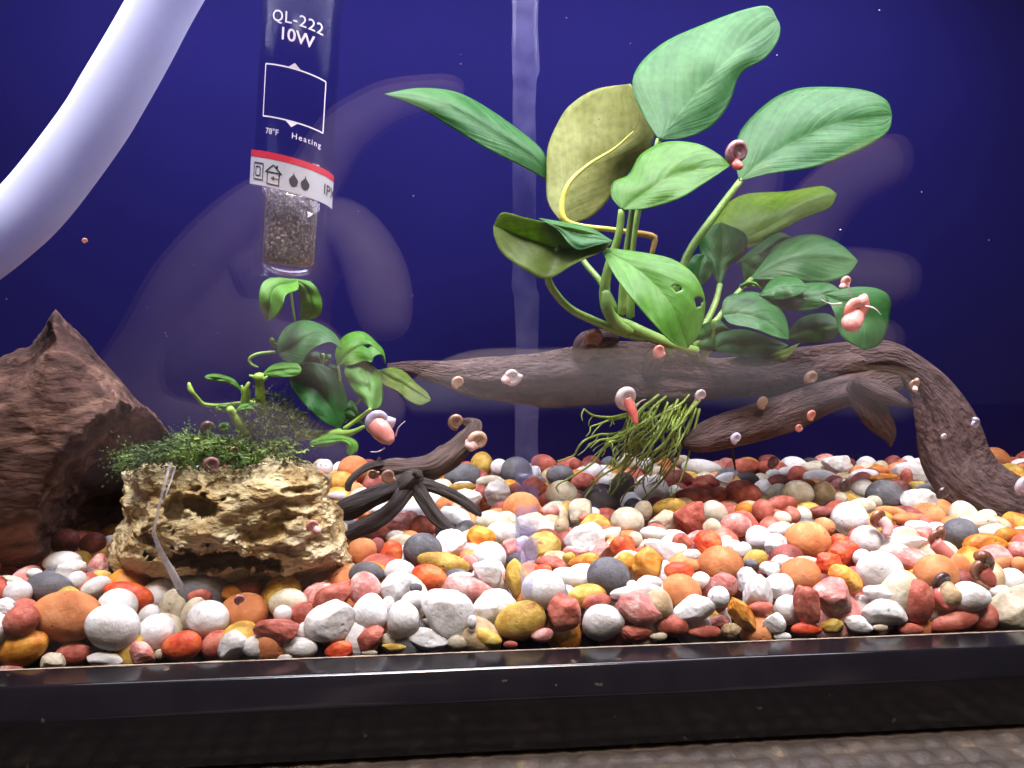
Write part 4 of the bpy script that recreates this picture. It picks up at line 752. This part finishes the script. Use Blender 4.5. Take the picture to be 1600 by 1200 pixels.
BAND = noise_mat('silver_band', [(0.3, (0.46, 0.46, 0.52)), (0.7, (0.56, 0.55, 0.60))], 40, 0.35, bstr=0.05, rnd=False); REDB = plain('red_edge', (0.55, 0.02, 0.05), 0.45); BINK = plain('black_print', (0.012, 0.012, 0.02), 0.5)
revolve('dark_sleeve', [(-60, 62), (232, 62), (234, 60)], HDARK, heater)
revolve('clear_sleeve', [(245, 65), (430, 65), (431, 64)], SLEEVE, heater)
revolve('inner_tube', [(245, 50), (392, 50), (404, 48.5), (414, 44), (421, 36), (426, 24), (428, 8)], INNER, heater)
revolve('sand_core', [(245, 41), (402, 41), (408, 37)], SAND, heater)
KS = 0.155     # the print runs aslant round the tube
def wrap(name, quads, mat, r, slope=KS, nseg=14, parent=None):
    V, F = [], []
    for poly in quads:       # each poly: 4 corners (u,y) split along u
        (u0, y0), (u1, y1), (u2, y2), (u3, y3) = poly
        b = len(V)
        for i in range(nseg+1):
            t = i/nseg
            for (ua, ya, ub, yb) in ((u0, y0, u1, y1), (u3, y3, u2, y2)):
                u = ua+(ub-ua)*t; y = ya+(yb-ya)*t; V.append(hsurf(u, y+u*slope, r*kh))
        for i in range(nseg): F.append((b+2*i, b+2*i+2, b+2*i+3, b+2*i+1))
    return fix(mesh(name, V, F, mat, parent or heater, smooth=True))
band = wrap('silver_band', [((-104, 247), (104, 247), (104, 293), (-104, 293))], BAND, 66.4, nseg=60)
wrap('red_edge', [((-104, 238), (104, 238), (104, 248.5), (-104, 248.5))], REDB, 66.7, nseg=60)
def seg_(u0, y0, u1, y1, w_):
    dx, dy = u1-u0, y1-y0; l = math.hypot(dx, dy); nx, ny = -dy/l*w_/2, dx/l*w_/2
    return ((u0+nx, y0+ny), (u1+nx, y1+ny), (u1-nx, y1-ny), (u0-nx, y0-ny))
def poly_(pts, w_, close=True):
    n_ = len(pts); return [seg_(*pts[i], *pts[(i+1) % n_], w_) for i in range(n_ if close else n_-1)]
# heater display box with its two little pointers; u is measured from the axis (x about 458 at y 140)
wrap('display_frame', poly_([(-40, 100), (63, 100), (63, 182), (-40, 182)], 2.2), INK, 62.6)
def tri(name, pts, mat, r, parent=None): 
    V = [hsurf(u, y+u*KS, r*kh) for u, y in pts]; return fix(mesh(name, V, [tuple(range(len(V)))], mat, parent or heater))
tri('pointer', [(2, 99), (11, 91), (20, 99)], INK, 62.8); tri('pointer', [(2, 183), (11, 191), (20, 183)], INK, 62.8)
def text(name, body, u, y, size, mat, r, space=1.0, parent=None, fat=0.0):
    cu = bpy.data.curves.new(name, 'FONT'); cu.body = body; cu.size = 1.0; cu.align_x = 'CENTER'; cu.align_y = 'CENTER'; cu.space_character = space; cu.offset = fat; cu.resolution_u = 4
    ob = bpy.data.objects.new('tmp_text', cu); C.objects.link(ob); bpy.context.view_layer.update()
    me = bpy.data.meshes.new_from_object(ob.evaluated_get(bpy.context.evaluated_depsgraph_get()))
    bm = bmesh.new(); bm.from_mesh(me); bmesh.ops.triangulate(bm, faces=bm.faces); bmesh.ops.subdivide_edges(bm, edges=[e for e in bm.edges if e.calc_length() > 0.25], cuts=2)
    V = [hsurf(u+v.co.x*size, y-v.co.y*size+(u+v.co.x*size)*KS, r*kh) for v in bm.verts]; bm.verts.index_update(); F = [tuple(v.index for v in f.verts) for f in bm.faces]; bm.free()
    bpy.data.objects.remove(ob); bpy.data.curves.remove(cu); bpy.data.meshes.remove(me)
    return mesh(name, V, F, mat, parent or heater, smooth=False)
text('model_number', 'QL-222', 11, 25, 25, INK, 62.6, 1.08, fat=0.004)
text('wattage', '10W', 11, 51, 27, INK, 62.6, 1.0, fat=0.016)
text('temperature', '78°F', -20, 205, 13, INK, 62.6, fat=0.006)
text('heating_word', 'Heating', 36, 204, 12.5, INK, 62.6, 1.25, fat=0.006)
wrap('double_square', poly_([(-54, 258), (-31, 258), (-31, 284), (-54, 284)], 2)+poly_([(-48, 264), (-37, 264), (-37, 278), (-48, 278)], 2), BINK, 66.9, parent=band)
wrap('house_symbol', poly_([(-22, 268), (-22, 288), (-2, 288), (-2, 268)], 2, False)+poly_([(-26, 270), (-12, 257), (2, 270)], 2, False)+[seg_(-24, 269, 0, 269, 2), seg_(-6, 262, -6, 257, 3), seg_(-14, 278, -3, 278, 1.6)], BINK, 66.9, parent=band)
tri('arrow', [(-16, 278), (-10, 274), (-10, 282)], BINK, 67.0, band)
for u in (20, 38):
    tri('drop', [(u+7*math.sin(a)*(1 if math.cos(a) < 0 else (1-math.cos(a))**0.8), 273-10*math.cos(a) - (3 if math.cos(a) > 0.9 else 0)) for a in np.linspace(0, 2*math.pi, 20, endpoint=False)], BINK, 67.0, band)
text('protection_mark', 'IPX8', 96, 270, 25, BINK, 67.0, 1.0, band)
# ------------------------------------------------------------------ hose
o = tubepx('white_hose', [(330,-120,3.2,46),(262,-6,3.2,46),(222,67,3.2,47),(180,140,3.2,48),(140,205,3.2,48),(60,310,3.2,49),(0,366,3.2,50),(-70,420,3.2,50)], HOSE, n=60, seg=40, loc=P(20, 350, 3.2))
tag(o, 'thick pale white hose curving across the upper corner above the wood block', 'hose')
# ------------------------------------------------------------------ clear strips
STRIP = clear('milky_strip', (0.97, 0.97, 1.0), 1.3, 0.6, 0.25, 0.10, (0.40, 0.38, 0.72))
V, F, UV = [], [], []
ys = np.linspace(-40, 930, 90)
for i, y in enumerate(ys):
    wl_ = 18+3*noise.noise(Vector((y*0.012, 0, 1)))+(5 if y < 115 else 0); wr_ = 18+2.5*noise.noise(Vector((y*0.014, 4, 1)))
    cx = 823-(4 if 115 < y < 460 else 0); t = max(0, (y-860)/70); wl_ *= 1-0.75*t; wr_ *= 1-0.75*t
    Yd = min(11.2, max(ground(823, y)-0.75, 0.5)) if y > 640 else 11.2
    for (u, dy) in ((cx-wl_, 0), (cx-wl_*0.5, -0.04), (cx, -0.06), (cx+wr_*0.5, -0.04), (cx+wr_, 0)): V.append(P(u, y, Yd+dy))
    if i:
        for k in range(4): F.append((5*i-5+k, 5*i-4+k, 5*i+1+k, 5*i+k))
o = mesh('plastic_strip', V, F, STRIP, loc=P(823, 925, 6)); md = o.modifiers.new('thickness', 'SOLIDIFY'); md.thickness = 0.0004
tag(o, 'tall translucent pale strip hanging straight down behind the broad leaved plant', 'strip')
TIE = clear('clear_tie', (0.93, 0.92, 0.95), 1.5, 2.0, 0.15, 0.35, (0.75, 0.72, 0.75))
c1t = lambda x, y, Y, r: (*c1(x, y), Y, r/3.333)
tie = empty('clear_tie', P(270, 890, 1.2), 'clear plastic tie strap bent over the left side of the ochre rock', 'tie')
tubepx('strap', [c1t(432,245,2.0,9), c1t(405,330,1.35,10), c1t(375,450,1.1,10), c1t(350,560,1.05,10), c1t(332,640,1.0,11)], TIE, tie, n=26, flat=(1, 0.35))
tubepx('strap', [c1t(332,640,1.0,11), c1t(370,740,0.95,15), c1t(420,830,0.9,19), c1t(470,925,0.85,24)], TIE, tie, n=20, flat=(1, 0.25))
tubepx('loose_end', [c1t(455,270,1.9,5), c1t(420,380,1.3,6), c1t(395,450,1.1,6)], TIE, tie, n=12, flat=(1, 0.4))

# ------------------------------------------------------------------ snails
def shellmat(n, a, b_, c, rough=0.25, tr=0.25): 
    m = noise_mat('shell_'+n, [(0.3, a), (0.5, b_), (0.7, c)], 260, rough, bstr=0.15, spec=0.6, sss=0.3); return m
SH = dict(pale=shellmat('pale', (0.38, 0.27, 0.28), (0.55, 0.45, 0.45), (0.72, 0.64, 0.66)), pink=shellmat('pink', (0.62, 0.16, 0.13), (0.72, 0.27, 0.22), (0.75, 0.42, 0.38)), brown=shellmat('brown', (0.10, 0.035, 0.02), (0.23, 0.09, 0.05), (0.40, 0.2, 0.12)), dark=shellmat('dark', (0.018, 0.010, 0.010), (0.05, 0.026, 0.022), (0.15, 0.08, 0.06)), tan=shellmat('tan', (0.20, 0.11, 0.07), (0.36, 0.22, 0.15), (0.50, 0.34, 0.24)), plum=shellmat('plum', (0.10, 0.03, 0.04), (0.28, 0.12, 0.13), (0.55, 0.38, 0.42)), lilac=shellmat('lilac', (0.22, 0.20, 0.28), (0.46, 0.42, 0.54), (0.7, 0.66, 0.74)))
FLESH = noise_mat('snail_flesh', [(0.3, (0.55, 0.17, 0.14)), (0.7, (0.68, 0.32, 0.28))], 300, 0.3, bstr=0.1, sss=0.4); FLESHD = noise_mat('snail_flesh_dark', [(0.3, (0.36, 0.06, 0.05)), (0.7, (0.52, 0.14, 0.11))], 300, 0.3, bstr=0.1, sss=0.4); FLESHP = noise_mat('snail_flesh_pale', [(0.3, (0.6, 0.36, 0.33)), (0.7, (0.7, 0.48, 0.45))], 300, 0.3, bstr=0.1, sss=0.4)
TENT = plain('tentacle', (0.75, 0.6, 0.62), 0.4)
def snail(x, y, Y, size, kind, spin, label, body=None, flesh=FLESH, tilt=(0.3, 0.35), tents=(), squash=1.0):
    """planispiral shell: size px across; body: list of (dx, dy, r) px from the shell centre, head last; tents: (dx0,dy0,dx1,dy1)"""
    c = P(x, y, Y); k = depth(c)/FPX; R = size*k/2
    t = empty('snail', c, label, 'snail', 'pond snails')
    B = Matrix((RT, UP, -FW)).transposed() @ Matrix.Rotation(tilt[0], 3, 'X') @ Matrix.Rotation(tilt[1], 3, 'Y') @ Matrix.Rotation(math.radians(spin), 3, 'Z')
    n = 90; turns = 3.6; pts, rad = [], []
    for i in range(n+1):
        th = turns*2*math.pi*i/n; g = math.exp(-0.088*(turns*2*math.pi-th)); rc = R*0.68*g; r = max(R*0.335*g, R*0.02)
        p = Vector((math.cos(th)*rc, math.sin(th)*rc, R*0.24*(1-g))); pts.append(c+B@p); rad.append(r)
    s = tube('shell', pts, rad, SH[kind], t, seg=18, flat=(1.0, 1.15*squash), disp=lambda q, an, L: 1+0.018*math.sin(q*230)+0.015*math.sin(an*3))
    if body:
        q = catmull([(x+dx, y+dy, Y-0.05-0.1*i, r) for i, (dx, dy, r) in enumerate(body)], 16)
        W = [P(a[0], a[1], a[2]) for a in q]; r = [max(a[3], 0.5)*k for a in q]
        b = tube('body', W, r, flesh, t, seg=14, flat=(1.0, 0.8))
        for (x0, y0, x1, y1) in tents: tubepx('tentacle', [(x+x0, y+y0, Y-0.2, 1.3), (x+(x0+x1)/2+(y1-y0)*0.12, y+(y0+y1)/2-(x1-x0)*0.12, Y-0.3, 0.9), (x+x1, y+y1, Y-0.35, 0.45)], TENT, b, n=8, seg=6)
    return t
snail(1152, 238, 7.0, 46, 'plum', 20, 'plum and white ringed snail at the tip of the notched bright leaf', [(-4, 14, 7), (0, 20, 8), (6, 24, 5)], FLESHD)
snail(1335, 482, 5.2, 50, 'pink', 200, 'large salmon pink snail with long feelers on the drooping dark leaf', [(6, 8, 10), (0, 18, 14), (-7, 25, 15), (-9, 29, 9)], FLESH, tents=[(-20, -8, -52, -14), (18, -4, 42, 10), (-5, -20, -8, -40)], squash=1.3)
snail(1322, 440, 7.0, 24, 'pink', 90, 'small pale pink snail hanging at the edge of the large right leaf', [(-4, 6, 5), (-8, 9, 4)], FLESHP)
snail(979, 620, 5.5, 46, 'pale', 100, 'pale translucent snail with a red foot in front of the hanging roots', [(0, 4, 8), (7, 18, 8), (12, 30, 6), (15, 42, 3)], FLESHD, tents=[(18, 12, 30, 4)])
snail(1095, 617, 6.9, 23, 'pale', 30, 'small glassy snail on the driftwood above the hanging roots')
snail(1150, 684, 6.9, 22, 'lilac', 50, 'small whitish snail on the tip of the lower driftwood limb')
snail(1192, 628, 7.4, 24, 'tan', 70, 'yellowish snail between the driftwood branch and the lower limb')
snail(1268, 648, 7.3, 20, 'pink', 70, 'small pinkish snail under the lower driftwood limb')
snail(1248, 668, 7.5, 16, 'pink', 130, 'tiny pinkish snail hanging below the lower driftwood limb')
snail(1268, 590, 8.2, 28, 'tan', 10, 'tan snail in the shade of the main driftwood branch')
snail(1427, 600, 7.7, 23, 'tan', 200, 'pinkish tan snail under the bend of the driftwood arch', [(2, 6, 5), (3, 10, 4)], FLESHP)
snail(1522, 662, 7.2, 22, 'lilac', 250, 'whitish snail on the outer edge of the driftwood arch')
snail(1475, 682, 7.0, 12, 'lilac', 0, 'tiny white snail in the middle of the driftwood arch')
snail(591, 658, 2.0, 50, 'lilac', 150, 'large white and pink snail crawling beside the small plant', [(-6, 4, 14), (4, 14, 16), (14, 25, 13), (20, 32, 7)], FLESH, tents=[(27, 24, 42, 0), (10, 42, -12, 48)], squash=1.2)
snail(747, 688, 6.2, 40, 'tan', 20, 'brown-pink snail on the cut end of the dark root', [(-10, 6, 12), (-14, 12, 8)], FLESHP)
snail(713, 658, 6.8, 30, 'tan', 60, 'tan snail above the cut end of the dark root')
snail(607, 743, 5.0, 28, 'tan', 110, 'speckled tan snail on the hub of the dark root')
snail(583, 740, 5.1, 20, 'brown', 160, 'small brown snail next to the speckled one on the dark root')
snail(332, 725, 1.4, 32, 'plum', 80, 'dark plum snail on the front edge of the moss')
snail(326, 668, 2.6, 28, 'dark', 20, 'dark brown snail behind the moss by the lime crown')
snail(367, 703, 1.9, 15, 'tan', 20, 'tiny golden snail in the moss under the small plant')
snail(489, 821, 1.0, 24, 'pink', 20, 'small pink snail on the face of the ochre rock', [(4, 6, 6), (10, 10, 5)], FLESHP, squash=0.7)
snail(1372, 808, 3.3, 38, 'brown', 140, 'brown snail with pink foot beside the round white pebble', [(6, 4, 9), (14, 14, 9), (14, 28, 6)], FLESHP)
snail(1461, 838, 2.0, 38, 'brown', 200, 'brown snail with red foot stretched to the right', [(0, 10, 11), (14, 24, 11), (30, 36, 9), (38, 42, 5)], FLESH)
snail(1472, 908, 0.62, 40, 'dark', 60, 'dark brown snail with red foot on the orange pebble', [(-4, 12, 9), (-4, 24, 10), (2, 36, 8), (8, 42, 4)], FLESHD)
snail(1530, 886, 0.75, 57, 'brown', 250, 'largest glossy orange-brown snail at the gravel front', [(6, 8, 12), (16, 20, 11), (22, 30, 5)], FLESHD)
snail(1320, 757, 5.6, 28, 'dark', 100, 'near-black snail between white pebbles at the back')
snail(1474, 770, 5.6, 26, 'dark', 10, 'dark snail against the foot of the driftwood arch')
snail(1599, 757, 6.2, 36, 'lilac', 70, 'lilac snail at the far right end of the driftwood')
snail(716, 597, 7.2, 24, 'tan', 40, 'tan snail near the thin end of the driftwood')
snail(800, 588, 6.9, 34, 'pale', 150, 'faint pale snail on the flank of the main driftwood branch', [(-8, 4, 8), (-14, 8, 5)], FLESHP)
snail(1030, 548, 6.9, 26, 'pink', 120, 'pink snail under the pierced bright leaf')
snail(929, 528, 7.4, 36, 'brown', 0, 'shiny brown snail on the knot of the driftwood')
snail(375, 936, 0.5, 20, 'plum', 40, 'grey-brown snail on the large orange pebble under the ochre rock')
snail(1209, 722, 9.2, 24, 'plum', 40, 'plum snail on the back row of pebbles')
snail(133, 376, 6.0, 10, 'pink', 40, 'tiny pink snail drifting under the white hose')
# drifting specks
V, F = [], []
pv1, pf1 = ico(1)
specks = [(1374,16,3),(1214,86,3),(1313,359,4),(646,306,3),(645,462,2.5),(1545,375,2),(303,413,2),(260,525,2),(258,520,2),(720,100,3),(10,467,3),(230,480,2),(340,520,2),(885,28,3),(985,68,3),(720,85,2),(470,448,2),(310,345,2),(1440,300,2),(990,200,2),(560,330,2)]
specks = [(x, y, r*0.62) for x, y, r in specks]
for (x, y, r) in specks:
    p = P(x, y, rng.uniform(2, 9)); k = depth(p)/FPX; b = len(V); V += [Vector(q*np.array([r, r, r*0.6])*k*rng.uniform(0.5, 0.8))+p for q in pv1]; F += [(a+b, c_+b, d+b) for a, c_, d in pf1]
o = mesh('floating_specks', V, F, plain('speck', (0.7, 0.68, 0.7), 0.6)); tag(o, 'fine pale specks drifting in the water', 'specks', kind='stuff')

# ------------------------------------------------------------------ the photographer's hands, in front of the glass, mirrored in the pane
def PM(x, y, Y):
    """the point whose mirror image in the front pane is seen at x, y at depth Y behind it"""
    p = P(x, y, Y); p.y = -0.4*CM-p.y; return p
SKIN = noise_mat('skin', [(0.3, (0.55, 0.40, 0.37)), (0.7, (0.66, 0.50, 0.46))], 60, 0.5, bstr=0.3, rnd=False, sss=0.1)
CLOTH = noise_mat('sleeve_cloth', [(0.3, (0.70, 0.64, 0.62)), (0.7, (0.78, 0.72, 0.70))], 150, 0.8, bstr=0.4, rnd=False)
def skinned(name, chains, mat, parent, sub=2):
    """one continuous surface grown on joints (x, y, Y, radius px) as mirrored in the pane; chains share named joints"""
    V, E, Rr, ids = [], [], [], {}
    for ch in chains:
        prev = None
        for j in ch:
            if isinstance(j, str): k = ids[j]
            else:
                nm, x, y, Y, r = j if len(j) == 5 else (None, *j)
                p = PM(x, y, Y); k = len(V); V.append(p); Rr.append(r/FPX*depth(P(x, y, Y)))
                if nm: ids[nm] = k
            if prev is not None: E.append((prev, k))
            prev = k
    off = parent.location; me = bpy.data.meshes.new(name); me.from_pydata([tuple(v-off) for v in V], E, []); me.materials.append(mat)
    o = bpy.data.objects.new(name, me); C.objects.link(o); o.parent = parent
    md = o.modifiers.new('skin', 'SKIN'); md.use_smooth_shade = True
    for i, sv in enumerate(me.skin_vertices[0].data): sv.radius = (Rr[i], Rr[i])
    me.skin_vertices[0].data[0].use_root = True
    o.modifiers.new('sub', 'SUBSURF').levels = sub; o.modifiers['sub'].render_levels = sub
    return o
pr = empty('person', PM(700, 700, 22), "photographer's bare hands and grey sleeve, faintly mirrored in the front glass", 'person')
skinned('hand', [[('w', 120, 760, 24, 95), ('h', 240, 650, 22, 105), ('m', 360, 520, 20, 100)],
                 ['m', ('k1', 420, 400, 18, 62), (480, 300, 17, 44), (535, 205, 16.5, 40), (610, 158, 16.5, 33), (700, 142, 17, 24), (728, 142, 17, 14)],
                 ['m', ('k2', 460, 430, 17, 64), (540, 340, 16, 60), (588, 410, 15.5, 58), (602, 490, 15.5, 52), (610, 535, 15.8, 30)],
                 ['m', ('k3', 470, 540, 17.5, 58), (540, 600, 16.5, 48), (600, 640, 16.5, 44), (625, 665, 16.8, 24)],
                 ['h', ('k4', 400, 660, 19, 55), (480, 700, 18, 46), (560, 720, 17.5, 34)],
                 ['h', ('t0', 290, 470, 19, 72), (360, 370, 17.5, 56), (420, 310, 16.8, 44), (455, 290, 16.8, 24)]], SKIN, pr)
skinned('hand', [[('w', 1080, 600, 24, 70), ('m', 1190, 470, 21, 85)],
                 ['m', (1270, 330, 19, 50), (1340, 265, 18, 50), (1395, 252, 17.5, 48), (1412, 252, 17.5, 26)],
                 ['m', (1280, 430, 19, 52), (1350, 436, 18, 52), (1405, 438, 17.5, 48), (1425, 440, 17.5, 26)],
                 ['m', (1290, 520, 19, 46), (1360, 530, 18.4, 42), (1410, 535, 18, 28)],
                 ['m', (1150, 380, 20, 42), (1180, 300, 19.5, 36), (1210, 250, 19, 22)]], SKIN, pr)
V, F = [], []
sl = catmull([(640, 628, 19, 26), (690, 612, 19, 44), (760, 600, 19, 54), (900, 596, 19, 52), (1060, 594, 19.5, 50), (1220, 606, 20, 46), (1400, 620, 21, 48)], 40)
tube('sleeve', [PM(a[0], a[1], a[2]) for a in sl], [a[3]/FPX*depth(P(a[0], a[1], a[2])) for a in sl], CLOTH, pr, seg=24, disp=lambda t, an, L: 1+0.05*noise.noise(Vector((L*60, an*1.5, 2))))
